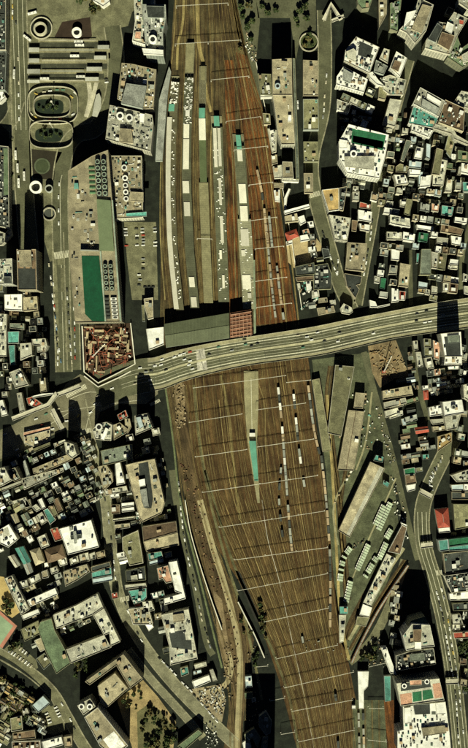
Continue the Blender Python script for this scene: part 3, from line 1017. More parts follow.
# railway land
sheet('rail_bed', [(308, 355), (318, 440), (327, 500), (334, 580),
                   (344, 640), (356, 700), (362, 790), (306, 790), (296, 745), (279, 680), (262, 630), (238, 580), (212, 540), (196, 470), (186, 420), (172, 372)], .02, M_BALL)
sheet('rail_bed', [(176, -30), (230, -30), (244, 40), (262, 110), (278, 200), (296, 318), (308, 355), (172, 372), (160, 330), (161, 220), (168, 100)], .02, M_BALLN)
sheet('rail_bed', [(236, 52), (247, 56), (264, 112), (279, 200), (297, 322), (256, 325), (252, 240), (246, 180), (240, 120)], .04, M_RUST)
sheet('rail_bed', [(163, 380), (186, 385), (196, 470), (212, 540), (240, 600), (254, 640), (246, 690), (240, 760), (222, 760), (232, 690), (222, 640), (203, 575), (186, 505), (174, 440)], .04, M_SOILD)
sheet('bare_earth', [(173, 382), (184, 383), (185, 400), (183, 425), (177, 428)], .06, M_SOIL)
sheet('bare_earth', [(213, 590), (222, 600), (228, 640), (232, 670), (228, 686), (218, 640)], .06, M_SOIL)
sheet('rail_bed', [(222, 310), (228, 200), (224, 60), (234, 60), (237, 200), (238, 310)], .05, M_RUST)
sheet('freight_yard_pavement', [(312, 360), (372, 352), (376, 400), (392, 460), (398, 520), (402, 545), (380, 600), (352, 665), (340, 640), (332, 560), (326, 470)], .02, mat('yard_asphalt', (.072, .080, .042), .95, .8, .9, .15, vary=0))
sheet('station_plaza', [(26, -20), (116, -20), (118, 90), (112, 128), (60, 138), (62, 165), (70, 250), (50, 262), (44, 240), (42, 196), (30, 190), (28, 100)], .02, M_PAVE)
sheet('planted_bed', [(54, 38), (62, 22), (90, 17), (92, 36), (88, 40)], .04, mat('brown_bed', (.032, .021, .013), 1, .5, .6, vary=0))
sheet('planted_bed', [(31, 149), (62, 152), (55, 166), (54, 180), (31, 178)], .04, mat('brown_bed2', (.024, .021, .012), 1, .5, .6, vary=0))
sheet('park_ground', [(117, 700), (143, 680), (158, 697), (176, 722), (172, 760), (136, 760)], .02, mat('park_soil', (.28, .215, .10), 1, .6, .8, .1, vary=0))
sheet('park_lawn', [(137, 712), (150, 703), (162, 712), (172, 726), (168, 760), (138, 760)], .04, mat('park_lawn', (.10, .095, .042), 1, .7, .9, vary=0, bs=.1))
sheet('playground', [(-10, 575), (4, 577), (20, 612), (12, 618), (0, 610), (-10, 608)], .02, mat('yellow_play_soil', (.40, .30, .12), 1, .4, .4, vary=0))
sheet('sports_court', [(-12, 614), (0, 611), (17, 626), (1, 650), (-12, 655)], .03, mat('court_pink', (.38, .17, .11), .9, .3, .3, vary=0))
sheet('sports_court', [(-12, 617), (0, 615), (13, 626), (0, 645), (-12, 650)], .05, mat('court_green', (.22, .30, .18), .9, .3, .3, vary=0))
sheet('construction_ground', [(368, 346), (396, 340), (408, 372), (412, 380), (396, 378), (380, 388), (372, 372)], .03, M_SOIL)
sheet('scrap_yard_ground', [(186, 690), (222, 684), (226, 700), (222, 722), (200, 712)], .03, mat('yard_soil', (.26, .22, .13), 1, .7, .9, .2, vary=0))
sheet('dirt_lot', [(286, 240), (312, 233), (322, 245), (318, 262), (294, 268), (288, 262)], .03, mat('lot_soil', (.34, .27, .14), 1, .5, .6, vary=0))
sheet('parking_lot', [(124, 222), (156, 222), (158, 300), (132, 300), (127, 260)], .03, M_PAVE)
sheet('parking_lot', [(3, 650), (14, 640), (36, 660), (38, 668), (30, 672)], .03, M_PAVE)
sheet('parking_lot', [(40, 712), (56, 700), (72, 728), (54, 735), (42, 733)], .03, M_PAVE)
sheet('forecourt', [(232, 0), (256, 0), (260, 20), (256, 62), (262, 100), (256, 100), (246, 60), (236, 30)], .02, M_ASPH)
sheet('forecourt', [(256, 0), (316, 0), (316, 30), (300, 38), (296, 60), (290, 18), (258, 18)], .02, M_ASPH)
sheet('forecourt', [(60, -10), (160, -10), (132, 12), (128, 26), (110, 30), (84, 20), (60, 8)], .03, M_PAVE)

road('avenue', [(17, -20), (18, 30), (20, 90), (21, 130), (24, 190), (30, 260)], 8.5)
road('pavement', [(9, -20), (9.5, 30), (9.5, 90), (12, 140), (11, 190)], 2.8, .06, M_PAVE)
road('avenue', [(4, 128), (12, 118), (18, 100)], 6, .04)
road('station_street', [(112, 26), (116, 60), (112, 100), (96, 128), (78, 134), (66, 150), (60, 190), (61, 250), (62, 300), (64, 372)], 7.5, .04)
road('station_street', [(70, 232), (72, 300), (74, 370)], 6, .05)
road('pavement', [(54, 254), (56, 300), (58, 372)], 2.0, .07, M_PAVE)
road('main_road', [(-20, 452), (20, 438), (60, 412), (84, 398), (110, 386), (160, 374)], 15, .03)
road('station_street', [(80, 400), (86, 430), (95, 460), (106, 500), (112, 560), (120, 600), (140, 640), (175, 685), (218, 728), (236, 745)], 5.0, .05, mat('street_pale', (.17, .165, .10), .95, .6, .7, .2, vary=0))
road('pavement', [(102, 470), (110, 510), (118, 560), (122, 594)], 1.2, .08, M_PAVE)
road('rail_side_street', [(172, 470), (176, 500), (184, 545), (196, 590), (206, 640), (213, 655)], 3.2, .05)
road('southwest_street', [(-10, 648), (2, 655), (30, 672), (52, 692), (66, 715), (80, 740), (90, 755)], 4.6, .05, M_PAVE)
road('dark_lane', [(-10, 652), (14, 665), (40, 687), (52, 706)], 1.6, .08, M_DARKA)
road('park_street', [(128, 650), (150, 678), (170, 700), (188, 720), (203, 738)], 3.0, .06, mat('street_pale', (.17, .165, .10)))
for pts, hw in (([(62, 268), (62.5, 292)], 1.6), ([(64, 300), (64.5, 312)], 2.2), ([(67, 338), (67.5, 352)], 2.2), ([(60, 258), (60.5, 265)], 3), ([(66, 320), (66.6, 334)], 1.2)): road('traffic_island', pts, hw, .1, M_PAVE)
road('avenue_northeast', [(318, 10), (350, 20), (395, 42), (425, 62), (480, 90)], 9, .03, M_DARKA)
road('store_street', [(324, 10), (325, 60), (323, 110), (312, 160), (316, 200), (330, 250), (340, 285), (352, 310)], 6, .05)
road('market_street', [(410, 60), (396, 110), (382, 160), (375, 210), (366, 260), (358, 305)], 3.6, .05)
road('northeast_lane', [(452, 110), (447, 150), (438, 200), (432, 250), (436, 298)], 2.4, .06)
road('northeast_lane', [(470, 225), (462, 260), (462, 330)], 2.4, .06)
road('northeast_lane', [(410, 250), (411, 305)], 2.2, .06)
road('curving_street', [(456, 436), (446, 452), (428, 490), (422, 515), (424, 545), (434, 580), (444, 620), (454, 680), (462, 760)], 6.8, .05)
road('tenement_lane', [(412, 345), (418, 385), (428, 420)], 2.4, .06)
road('yard_lane', [(364, 352), (374, 390), (388, 440), (398, 480), (410, 530), (418, 560)], 3.0, .06)
road('yard_lane', [(349, 662), (372, 640), (392, 600), (405, 560)], 4.5, .04, M_PAVE)
road('south_track_road', [(200, 500), (212, 545), (226, 590), (238, 640), (240, 680), (236, 760)], 3.0, .08, mat('haul_road', (.30, .26, .14), 1, .4, .5, vary=0))
road('south_track_road', [(212, 690), (226, 684), (231, 668), (228, 652)], 2.6, .09, mat('haul_road', (.30, .26, .14), 1, .4, .5, vary=0))
for k in (-.33, 0, .33):
    road('lane_line', [(17 + k * 15, -20), (18 + k * 15, 30), (20 + k * 15, 90), (21 + k * 15, 130)], .22, .09, M_LINE)
    road('lane_line', [(422 + k * 13, 512), (424 + k * 13, 545), (434 + k * 13, 580), (444 + k * 13, 620), (454 + k * 13, 680), (462 + k * 13, 760)], .22, .09, M_LINE)
road('lane_line', [(62, 175), (60, 190), (61, 250), (62, 300), (64, 372)], .22, .09, M_LINE)
def zebra(x0, y0, x1, y1, w):
    """painted crossing: bars across the line of travel"""
    a, c = Vector(W(x0, y0)[:2]), Vector(W(x1, y1)[:2]); u = (c - a).normalized(); n = Vector((-u.y, u.x)); L = (c - a).length; b = MB()
    k = int(L / 1.5)
    for i in range(k):
        m = a + u * (i + .5) * L / k; hw = w * S / 2
        b.face([(*(m - u * .45 - n * hw), .12), (*(m + u * .45 - n * hw), .12), (*(m + u * .45 + n * hw), .12), (*(m - u * .45 + n * hw), .12)])
    struct(b.build('pedestrian_crossing', M_LINE))
for z in ((54, 256, 73, 253, 7), (52, 412, 63, 430, 5), (66, 396, 86, 386, 5), (100, 388, 104, 398, 5), (80, 432, 92, 430, 5), (120, 600, 130, 598, 5), (436, 573, 446, 572, 5),
          (309, 196, 320, 193, 5), (150, 405, 160, 400, 3)): zebra(*z)

sheet('road_junction', [(-10, 438), (22, 420), (54, 402), (66, 384), (80, 374), (84, 376), (98, 386.5), (118, 378), (140, 366), (156, 358), (158, 394), (146, 404), (118, 404), (100, 412), (94, 432), (78, 432), (66, 430), (50, 436), (22, 452), (-10, 462)], .055, mat('junction_asphalt', (.150, .140, .085), .95, .7, .7, .2, vary=0, bs=.03))
for pts in ([(68, 400), (90, 392), (120, 396), (150, 392)], [(60, 412), (84, 408), (110, 404), (140, 400)], [(100, 400), (124, 391), (150, 384)], [(24, 436), (50, 424), (70, 412)], [(86, 428), (90, 414), (100, 402)]): road('lane_line', pts, .22, .10, M_LINE)
for pts in ([(108, 393), (118, 390), (130, 387)], [(118, 398), (128, 395)], [(70, 404), (76, 401)]): road('traffic_island', pts, 1.0, .13, mat('island_pale', (.26, .25, .17), .9))
# ------------------------------------------------------------------ elevated road bridge
BR = [(96, 392, 0.1, 17), (120, 382, .8, 16.5), (140, 376, 3.5, 17), (158, 373.5, 6, 16.5), (180, 366, 7, 15.8), (210, 358.5, 7, 15), (250, 351, 7, 14.2), (312, 342, 7, 14.8), (350, 334, 7, 14.5),
      (390, 325.5, 7, 13.8), (440, 317, 7, 14.8), (490, 310, 7, 15)]
brs = smooth(BR, 8)
def at(pt): x, y, z = W(pt[0], pt[1], pt[2]); return (x, y, z, pt[3] * S)
BRW = [at(p) for p in brs]
def offs(d):
    out = []
    for i, p in enumerate(BRW):
        a = BRW[max(0, i - 1)]; c = BRW[min(len(BRW) - 1, i + 1)]; u = Vector((c[0] - a[0], c[1] - a[1])).normalized()
        k = d if abs(d) > 1 else d * p[3]
        out.append((p[0] - u.y * k, p[1] + u.x * k, p[2], p[3]))
    return out
bx, by = W(250, 351)[:2]
bt = empty('road_bridge', (bx, by, 0)); tag(bt, 'wide elevated road bridge crossing all the railway tracks', 'bridge', at=(250, 351))
def child_strip(name, pts, w, z, th, m):
    q = [(p[0] - bx, p[1] - by, p[2], p[3]) for p in pts]
    return ribbon_mb(q, w, z, th).build(name, m, bt)
WST = 20
child_strip('deck', BRW, None, 0, 1.2, M_ASPH)
for s_ in (-1, 1):
    child_strip('sidewalk', offs(s_ * .865)[WST:], 1.9, .14, .13, mat('sidewalk_slabs', (.27, .25, .145), .95, .3, .5, .15, vary=0))
    child_strip('parapet', offs(s_ * .985)[WST:], .2, 1.1, 1.3, M_CONC)
    child_strip('kerb', offs(s_ * .745)[WST:], .35, .17, .16, M_CONC)
    for k in (.19, .40):
        child_strip('lane_line', offs(s_ * k)[8:], .16, .03, 0, M_LINE)
child_strip('median', offs(.001)[14:], 1.25, .2, .19, mat('median_concrete', (.36, .34, .21), .9, .4, .5))
child_strip('side_road_line', offs(-.585)[WST:], .55, .03, 0, M_LINE)
child_strip('side_road_line', offs(.585)[WST:], .55, .03, 0, M_LINE)
b = MB()
for i in range(30, len(BRW) - 4, 3):
    for s_ in (-.7, 0, .7):
        p = offs(s_)[i] if s_ else BRW[i]
        b.box(p[0] - bx, p[1] - by, 0, 1.4, 1.4, p[2] - 1.2)
b.build('pier', M_CONC, bt)
for i in range(22, len(BRW) - 2, 4):   # expansion joints
    p, q = offs(-.98)[i], offs(.98)[i]
    b = MB(); b.bar((p[0] - bx, p[1] - by, p[2] + .045), (q[0] - bx, q[1] - by, q[2] + .045), .35, 0, .02); b.build('expansion_joint', M_UNITD, bt)
# tiled crossing on the bridge
mb = MB(); 
pl = MB(); pl.face([(*W(x, y, 7.06)[:2], 7.06) for x, y in ((195.5, 348), (204, 346), (207.5, 369.5), (197.5, 371))])
o = pl.build('tiled_crossing', mat('crossing_tiles', (.42, .40, .32), .9, .5, .8, .4, vary=0)); struct(o)
KEEP += [[(p[0], p[1] - p[3]) for p in BR] + [(p[0], p[1] + p[3]) for p in BR[::-1]]]

# ------------------------------------------------------------------ station: concourse roof, platforms
def slab_thing(name, label, cat, pts, h, m, th=.4, posts=True, group=None, partname='canopy_roof'):
    wp = ccw([W(x, y, h)[:2] for x, y in pts]); c = cen(wp); t = empty(name, (c[0], c[1], 0)); tag(t, label, cat, group, at=cen(pts))
    lp = [(p[0] - c[0], p[1] - c[1]) for p in wp]
    b = MB(); b.prism(lp, h - th, h, bottom=True); b.build(partname, m, t)
    if posts:
        b = MB()
        P = [Vector(p) for p in inset(lp, .8)]
        for i in range(len(P)):
            a, d = P[i], P[(i + 1) % len(P)]; n = max(1, int((d - a).length / 9))
            for k in range(n): q = a + (d - a) * k / n; b.box(q.x, q.y, 0, .35, .35, h - th)
        b.build('post', M_UNITG, t)
    return t, c
# ticket hall with a shallow ribbed gable
def gable_hall(name, label, quad, h, rise, m, cat='building', wall=True, ribs=0):
    wp = [Vector(W(x, y, h)[:2]) for x, y in quad]; c = sum(wp, Vector((0, 0))) / 4
    t = empty(name, (c.x, c.y, 0)); tag(t, label, cat, at=cen(quad)); P = [p - c for p in wp]      # NW NE SE SW
    b = MB(); b.prism([tuple(p) for p in P[::-1]], 0, h); b.build('wall', wallm('g'), t)
    m0 = (P[0] + P[3]) / 2; m1 = (P[1] + P[2]) / 2; b = MB(); z = h + .02
    b.v = [(*P[0], z), (*P[1], z), (*P[2], z), (*P[3], z), (*m0, z + rise), (*m1, z + rise)]
    b.f = [(3, 2, 5, 4), (1, 0, 4, 5), (2, 1, 5), (0, 3, 4), (0, 1, 2, 3)]; b.m = [0] * 5
    rf = b.build('roof', m, t)
    b = MB()
    for i in range(ribs):
        k = (i + .5) / ribs; a = P[0].lerp(P[1], k); q = m0.lerp(m1, k); e = P[3].lerp(P[2], k)
        b.bar((a.x, a.y, z + .12), (q.x, q.y, z + rise + .12), .35); b.bar((q.x, q.y, z + rise + .12), (e.x, e.y, z + .12), .35)
    if ribs: b.build('rib', m, rf)
    b = MB(); b.bar((*m0, z + rise + .1), (*m1, z + rise + .1), .5); b.build('ridge', m, rf)
    return t
gable_hall('station_hall', 'big green ribbed station hall roof against the road bridge', [(164, 324), (229, 313), (229.5, 338), (166, 347.5)], 13, 1.8, mat('green_sheet_roof', (.088, .10, .055), .7, .3, .4, .06, vary=0, stripe=(0, 1.8, .14)), ribs=26)
t = gable_hall('station_hall', 'rusty red ribbed roof joined to the green station hall', [(229.8, 313), (251, 309.5), (252.5, 334.5), (230.2, 338)], 12.4, .8, mat('red_rust_roof', (.17, .075, .04), .8, .5, .8, .3, vary=0), ribs=0)
b = MB()
c0 = t.location
for i in range(7):
    p = W(230.5, 315 + i * 3.6, 13.4); q = W(251.5, 311.5 + i * 3.6, 13.4)
    b.bar((p[0] - c0.x, p[1] - c0.y, 13.5), (q[0] - c0.x, q[1] - c0.y, 13.5), .8, 0, .5)
for i in range(6):
    p = W(232 + i * 3.7, 314, 13.4); q = W(232.5 + i * 3.7, 337, 13.4)
    b.bar((p[0] - c0.x, p[1] - c0.y, 13.3), (q[0] - c0.x, q[1] - c0.y, 13.3), .5, 0, .4)
b.build('rib', mat('red_rust_rib', (.33, .19, .12), .8, .4, .5), t)
slab_thing('walkway_roof', 'narrow pale green walkway roof east of the rusty roof', 'roof', [(253.5, 260), (255, 260), (256, 333), (253.8, 334)], 10, mat('green_grey_sheet', (.2, .24, .15)), group=None)

def lerp_x(pl, y):
    for (y0, x0), (y1, x1) in zip(pl, pl[1:]):
        if y0 <= y <= y1: return x0 + (x1 - x0) * (y - y0) / (y1 - y0)
    return pl[-1][1] if y > pl[-1][0] else pl[0][1]
def strip_poly(pl, hw, y0, y1, dx=0, n=8):
    ys = [y0 + (y1 - y0) * i / n for i in range(n + 1)]
    f = hw if callable(hw) else (lambda y: hw)
    return [(lerp_x(pl, y) + dx - f(y), y) for y in ys] + [(lerp_x(pl, y) + dx + f(y), y) for y in ys[::-1]]
M_PLAT = mat('platform_paving', (.16, .15, .085), .95, .4, .6, .2)
def sheetroof(nm, rgb): return mat(nm, rgb, .75, .35, .5, .12, stripe=(90, 2.4, .07))
MR_OL = sheetroof('canopy_olive', (.090, .094, .052)); MR_TAN = sheetroof('canopy_tan', (.21, .195, .10)); MR_WH = mat('canopy_white', (.56, .54, .42), .7, .2, .3)
MR_TE = mat('canopy_teal', (.10, .29, .20), .7, .3, .3, vary=.05); MR_PL = sheetroof('canopy_pale', (.26, .255, .155)); MR_DO = sheetroof('canopy_dark_olive', (.085, .08, .042))
PLATS = []
P1 = [(70, 176), (82, 174.8), (120, 172), (150, 170.8), (200, 170.6), (250, 172.6), (308, 179)]
P2 = [(43, 190.5), (77, 189), (125, 187), (180, 186.3), (250, 189.5), (310, 195)]
P3 = [(60, 203), (118, 202), (140, 202.5), (182, 203.5), (250, 206), (305, 208.6)]
P4 = [(112, 216), (128, 217), (180, 219), (250, 222), (303, 224)]
P5 = [(130, 237.5), (150, 239.5), (200, 243), (250, 246), (310, 250)]
def platform(pl, hw, y0, y1, label, roofs, extras):
    c = W(lerp_x(pl, (y0 + y1) / 2), (y0 + y1) / 2)[:2]; t = empty('platform', (c[0], c[1], 0)); tag(t, label, 'platform', 'station platforms north of the bridge', at=(lerp_x(pl, 200), (y0 + y1) / 2))
    def part(name, poly, z0, z1, m, par=None):
        wp = ccw([W(x, y, z1)[:2] for x, y in poly]); b = MB(); b.prism([(p[0] - c[0], p[1] - c[1]) for p in wp], z0, z1, bottom=True); return b.build(name, m, par or t)
    part('platform_slab', strip_poly(pl, hw * .92, y0, y1), 0, 1.1, M_PLAT)
    for (a, e, w_, m, dx, z) in roofs: part('canopy_roof', strip_poly(pl, w_, a, e, dx), z - .3, z, m)
    b = MB(); y = max(y0, roofs[0][0]) + 2
    while y < y1 - 1:
        p = W(lerp_x(pl, y), y, 4)
        for k in (-1, 1): b.box(p[0] - c[0] + k * hw * .4, p[1] - c[1], 1.1, .25, .25, 3.4)
        y += 5
    b.build('post', M_UNITG, t)
    r = random.Random(hash(label[:5]) % 7 + len(label))
    for (a, e, w_, col, dx) in extras:
        part({'w': 'roof_ventilator', 'e': 'roof_ventilator', 's': 'roof_ventilator'}[col], strip_poly(pl, w_, a, e, dx, 2), 4.8, 5.7, {'w': MR_WH, 'e': MR_TE, 's': M_UNITW}[col])
    return t, c, part
t1, c1, _ = platform(P1, 4.2, 76, 308, 'westmost platform with a long continuous white canopy strip', [(82, 310, 3.9, MR_DO, 1.0, 4.6), (117, 309, 2.4, MR_WH, -2.6, 5.6)], [(104, 111, 2.9, 'e', -1.5)])
t2, c2, _ = platform(P2, 4.9, 43, 309, 'second platform from west with separate white roof blocks', [(43, 72, 3.6, MR_TAN, 0, 4.6), (77, 308, 4.5, MR_OL, 0, 4.8)],
    [(110, 116, 2.0, 's', 0), (124, 138, 2.8, 'w', -.6), (139, 169, 2.9, 'w', -.6), (181, 193, 3.2, 'w', -.8), (202, 216, 3.0, 'w', -.6), (277, 287, 2.7, 'w', -.6), (297, 307, 2.8, 'w', -.4)])
t3, c3, _ = platform(P3, 4.0, 66, 303, 'middle platform with a tan roof south and green roof north', [(66, 80, 2.1, MR_TAN, 0, 4.6), (108, 183, 3.3, mat('canopy_green', (.10, .13, .055), .7, .3, .4), 0, 4.6), (182.5, 303, 4.6, MR_TAN, 0, 5.0)],
    [(108, 118, 2.9, 'e', -.2), (118.5, 140, 3.3, 'w', 0)])
t4, c4, _ = platform(P4, 6.0, 116, 302, 'fourth platform from west with a speckled olive roof', [(127, 302, 5.4, MR_OL, 0, 4.8)],
    [(116, 126, 2.7, 'e', 0), (128, 167, 1.7, 'w', -2.4), (128, 166, 1.5, 'w', 1.8), (178, 204, 1.3, 'w', .7), (216, 243, 1.5, 'w', .8), (250, 259, 1.2, 'w', -1.5), (275, 288, 1.2, 'w', .3)])
t5, c5, _ = platform(P5, 6.2, 134, 309, 'eastmost platform carrying large white roof boxes', [(146, 220, 5.0, MR_OL, 0, 4.8), (219, 309, 6.8, MR_PL, 0, 5.0)],
    [(135, 149, 2.4, 'e', 0), (150, 161, 2.5, 'w', 0), (184, 203, 3.6, 'w', 0), (206, 221, 3.7, 'w', .2), (229, 246, 3.9, 'w', -.4), (250, 256, 1.8, 'w', -3), (275, 289, 4.2, 'w', -1.5), (293, 298, 1.8, 'w', .5)])
r = random.Random(4)
for (pl, c, t, y0, y1, x0, x1, n) in ((P1, c1, t1, 82, 104, -3.6, 4, 55), (P2, c2, t2, 78, 110, -4, 4, 80), (P1, c1, t1, 120, 305, .6, 3.4, 60), (P4, c4, t4, 128, 300, -4.6, 4.6, 75), (P5, c5, t5, 222, 305, -6, 6, 30), (P2, c2, t2, 116, 124, -4, 4, 12)):
    b = MB()
    for i in range(n):
        y = r.uniform(y0, y1); x = lerp_x(pl, y) + r.uniform(x0, x1); p = W(x, y, 5)
        b.box(p[0] - c[0], p[1] - c[1], 4.85, r.uniform(.7, 2.0), r.uniform(.6, 1.6), r.uniform(.4, .9), 0)
    b.build('roof_vents', M_UNITW, t)
# south platform below the bridge
Q = [(378, 251.5), (441, 252), (500, 258)]
PLS = [(374, 251), (441, 252.2), (482, 256.3), (502, 258.6)]
cS = W(253, 430)[:2]; tS = empty('platform', (cS[0], cS[1], 0)); tag(tS, 'lone pale platform south of the bridge with a teal canopy', 'platform', at=(253, 430))
def psouth(name, poly, z0, z1, m):
    wp = ccw([W(x, y, z1)[:2] for x, y in poly]); b = MB(); b.prism([(p[0] - cS[0], p[1] - cS[1]) for p in wp], z0, z1, bottom=True); return b.build(name, m, tS)
psouth('platform_slab', strip_poly(PLS, lambda y: 7.2 if y < 400 else max(1.2, 7.2 - (y - 400) * .058), 371, 503, n=12), 0, 1.1, mat('platform_pale', (.25, .23, .125), .95, .3, .5, .1, vary=0))
psouth('canopy_roof', strip_poly(PLS, lambda y: 3.4 - (y - 441) * .035, 441, 481, .2, 4), 4.3, 4.7, MR_TE)
psouth('stair_house', strip_poly(PLS, 2.8, 433, 436.5, .2, 1), 1.1, 4.4, M_UNITW)
psouth('edge_line', strip_poly(PLS, .25, 378, 436, 0, 4), 1.1, 1.16, M_LINE)
b = MB()
for i in range(12):
    p = W(lerp_x(PLS, 443 + i * 3.2) + .2, 443 + i * 3.2, 4); b.box(p[0] - cS[0], p[1] - cS[1], 1.1, .3, .3, 3.3)
b.build('post', M_UNITG, tS)

# ------------------------------------------------------------------ tracks, each a thing of rails and sleepers
def track(pts, label, group='railway tracks', cess=0, z=.06):
    P = [W(x, y) for x, y in smooth(pts, 5)]
    m = P[len(P) // 2]; t = empty('railway_track', (m[0], m[1], 0)); tag(t, label, 'track', group, at=pts[len(pts) // 2])
    L = [(p[0] - m[0], p[1] - m[1]) for p in P]
    b = MB()
    # resample
    D = [0]
    for a, c in zip(L, L[1:]): D.append(D[-1] + math.hypot(c[0] - a[0], c[1] - a[1]))
    s_ = .5; i = 0
    while s_ < D[-1]:
        while D[i + 1] < s_: i += 1
        k = (s_ - D[i]) / (D[i + 1] - D[i]); x = L[i][0] + (L[i + 1][0] - L[i][0]) * k; y = L[i][1] + (L[i + 1][1] - L[i][1]) * k
        a = math.atan2(L[i + 1][1] - L[i][1], L[i + 1][0] - L[i][0])
        ca, sa = math.cos(a), math.sin(a); n = len(b.v)
        for dx, dy in ((-.13, -1.2), (.13, -1.2), (.13, 1.2), (-.13, 1.2)): b.v.append((x + dx * ca - dy * sa, y + dx * sa + dy * ca, z + .14))
        b.f.append((n, n + 1, n + 2, n + 3)); b.m.append(0); s_ += .95
    b.build('sleepers', M_SLEEP, t)
    ribbon_mb([(p[0], p[1], 0) for p in L], .075, z + .32, .16, .55).build('rail', M_RAIL, t)
    ribbon_mb([(p[0], p[1], 0) for p in L], .075, z + .32, .16, -.55).build('rail', M_RAIL, t)
    return t
def path(pts, hw, z=.1, m=None):
    P = [W(x, y) for x, y in smooth(pts, 5)]
    return struct(ribbon_mb([(p[0], p[1], 0) for p in P], hw * S, z, .1).build('track_path', m or M_CESS))
for i, pts in enumerate((
    [(177, -20), (174, 40), (166, 110), (163, 160), (163, 220), (166, 270), (172, 322)],
    [(181, -20), (180, 30), (181, 60), (180, 110), (178.2, 160), (178, 220), (181, 260), (187, 322)],
    [(187, -20), (185, 30), (184.5, 60), (182.4, 110), (181, 150), (180.4, 200), (183, 250), (190, 322)],
    [(192, -20), (194.5, 30), (196.5, 60), (195, 100), (193.5, 150), (193.5, 200), (197, 250), (202, 322)],
    [(199, -20), (199, 30), (199, 80), (197.5, 120), (197, 160), (198, 200), (200, 250), (204, 322)],
    [(204, -20), (206, 30), (208, 80), (208.6, 120), (209.5, 180), (211, 230), (214, 280), (216, 322)],
    [(208, -20), (210, 30), (211, 70), (212.3, 110), (211.5, 160), (212.6, 200), (215, 260), (218, 322)],
    [(212, -20), (216, 40), (222, 90), (226, 130), (228.5, 180), (231, 240), (233.5, 322)],
    [(216, -20), (221, 40), (228, 90), (231.5, 130), (235, 180), (238, 240), (240, 322)],
    [(219, -20), (225, 40), (234, 80), (242, 130), (249.5, 180), (254, 225), (257.5, 280), (260, 340)],
    [(222, -20), (229, 40), (240, 90), (249, 140), (255.5, 190), (259, 240), (263, 290), (266, 340)],
    [(224, -20), (232, 40), (244, 90), (254, 140), (260, 190), (264, 240), (268, 290), (271.5, 340)],
    [(226, -20), (235, 40), (249, 95), (258, 140), (265, 190), (269, 240), (273.5, 290), (277, 340)],
    [(228, -20), (238, 40), (252, 95), (262, 140), (269.5, 190), (275, 240), (279, 290), (283, 340)],
    [(230, -20), (241, 40), (255, 95), (266, 140), (274, 190), (280, 240), (284.5, 290), (288.5, 340)],
    [(232, -20), (244, 42), (258.5, 98), (269.5, 140), (277, 190), (284, 240), (290, 290), (295, 340)])):
    track(pts, 'railway track running north from the bridge past the station', 'tracks north of the bridge')
for pts, w in (([(196.5, -20), (198.5, 40), (203, 62)], 1.8), ([(203, 62), (206, 90), (211, 112)], 1.4), ([(184, -20), (183, 20), (178, 45), (177, 70)], 1.2), ([(226, 100), (232, 150), (233.5, 200), (236, 300)], .6),
               ([(240, 60), (251, 120), (259, 170), (266, 240), (271, 320)], .55), ([(262, 120), (272, 190), (280, 260), (287, 330)], .5), ([(176, 0), (172, 60), (163.5, 120), (160.5, 180), (160.5, 240), (165, 300)], .6),
               ([(246, 64), (262, 112), (277, 170), (290, 250), (299, 325)], .7), ([(212, 118), (210.5, 150), (211.6, 220), (214, 300)], .35), ([(196, 118), (195.4, 180), (197, 230), (202, 300)], .35)):
    path(pts, w)
Lb = [(372, 190), (385, 191), (420, 194), (470, 200), (500, 208), (540, 225), (580, 243), (625, 264), (670, 281), (740, 299), (790, 309)]
Rb = [(356, 305), (372, 308), (420, 315), (470, 322), (520, 327), (560, 331), (600, 335), (640, 341), (680, 350), (748, 356), (790, 361)]
ys = [356, 400, 450, 500, 545, 590, 640, 690, 745, 790]
NT = 22
for i in range(NT):
    f = (i + .35) / (NT - .3); pts = []
    for y in ys:
        a, c = lerp_x(Lb, y), lerp_x(Rb, y); x = a + (c - a) * f
        if y < 505:       # pass either side of the lone platform
            pc = lerp_x(PLS, y); w_ = 8.2 if y < 400 else max(2.5, 8.2 - (y - 400) * .056); d = x - pc
            if abs(d) < w_ + 6: x = pc + math.copysign(w_ + (abs(d) / (w_ + 6)) * 6, d if abs(d) > .01 else 1)
        pts.append((x, y))
    track(pts, 'railway track running south beneath the bridge across the wide yard', 'tracks south of the bridge')
    if r.random() < .85:
        g = r.uniform(.5, .95); s0 = r.choice([0, 0, 0, 1, 3]); e0 = r.choice([7, 8, 10, 10])
        nx = (1.0 / NT)
        pp = [(p[0] + nx * (lerp_x(Rb, y) - lerp_x(Lb, y)) * .5, y) for p, y in zip(pts, ys)][s0:e0]
        path(pp, r.uniform(.14, .36), .1)
path([(221, 375), (226, 400), (230, 425), (234, 470), (240, 520)], 1.3)
path([(262, 500), (268, 540), (279, 580), (292, 640), (305, 700), (316, 760)], .16, .12, M_STEEL)
path([(205, 470), (214, 500), (232, 560), (250, 600), (272, 650), (290, 700), (300, 760)], 1.3, .1, mat('trackside_grass_gravel', (.105, .10, .045), 1, .9, .9))
path([(327, 395), (331, 450), (335, 520), (338, 580), (341, 620), (349, 660)], 1.4)
for pts in ([(168, 382), (176, 440), (183, 500), (198, 560), (214, 620), (226, 670), (230, 720), (230, 770)], [(172, 382), (180, 440), (187, 500), (202, 560), (218, 620), (229, 665), (234, 720), (234, 770)],
            [(190, 385), (196, 450), (205, 500), (220, 555), (238, 605), (247, 640), (246, 700), (243, 770)], [(186, 385), (192, 450), (200, 500), (214, 555), (231, 605), (241, 640), (241, 700), (238, 770)]):
    track(pts, 'private railway track curving along the west side of the yard', 'tracks along the west side')
path([(165, 385), (173, 440), (180, 500), (195, 560), (210, 620), (222, 668)], .9, .12, mat('trackside_green', (.11, .13, .06), 1, .6, .8))
path([(193.5, 385), (199, 440), (210, 500), (226, 560), (242, 610), (252, 650), (262, 700)], 1.3, .1, mat('trackside_grass_gravel', (.15, .14, .062), 1, .8, .9))
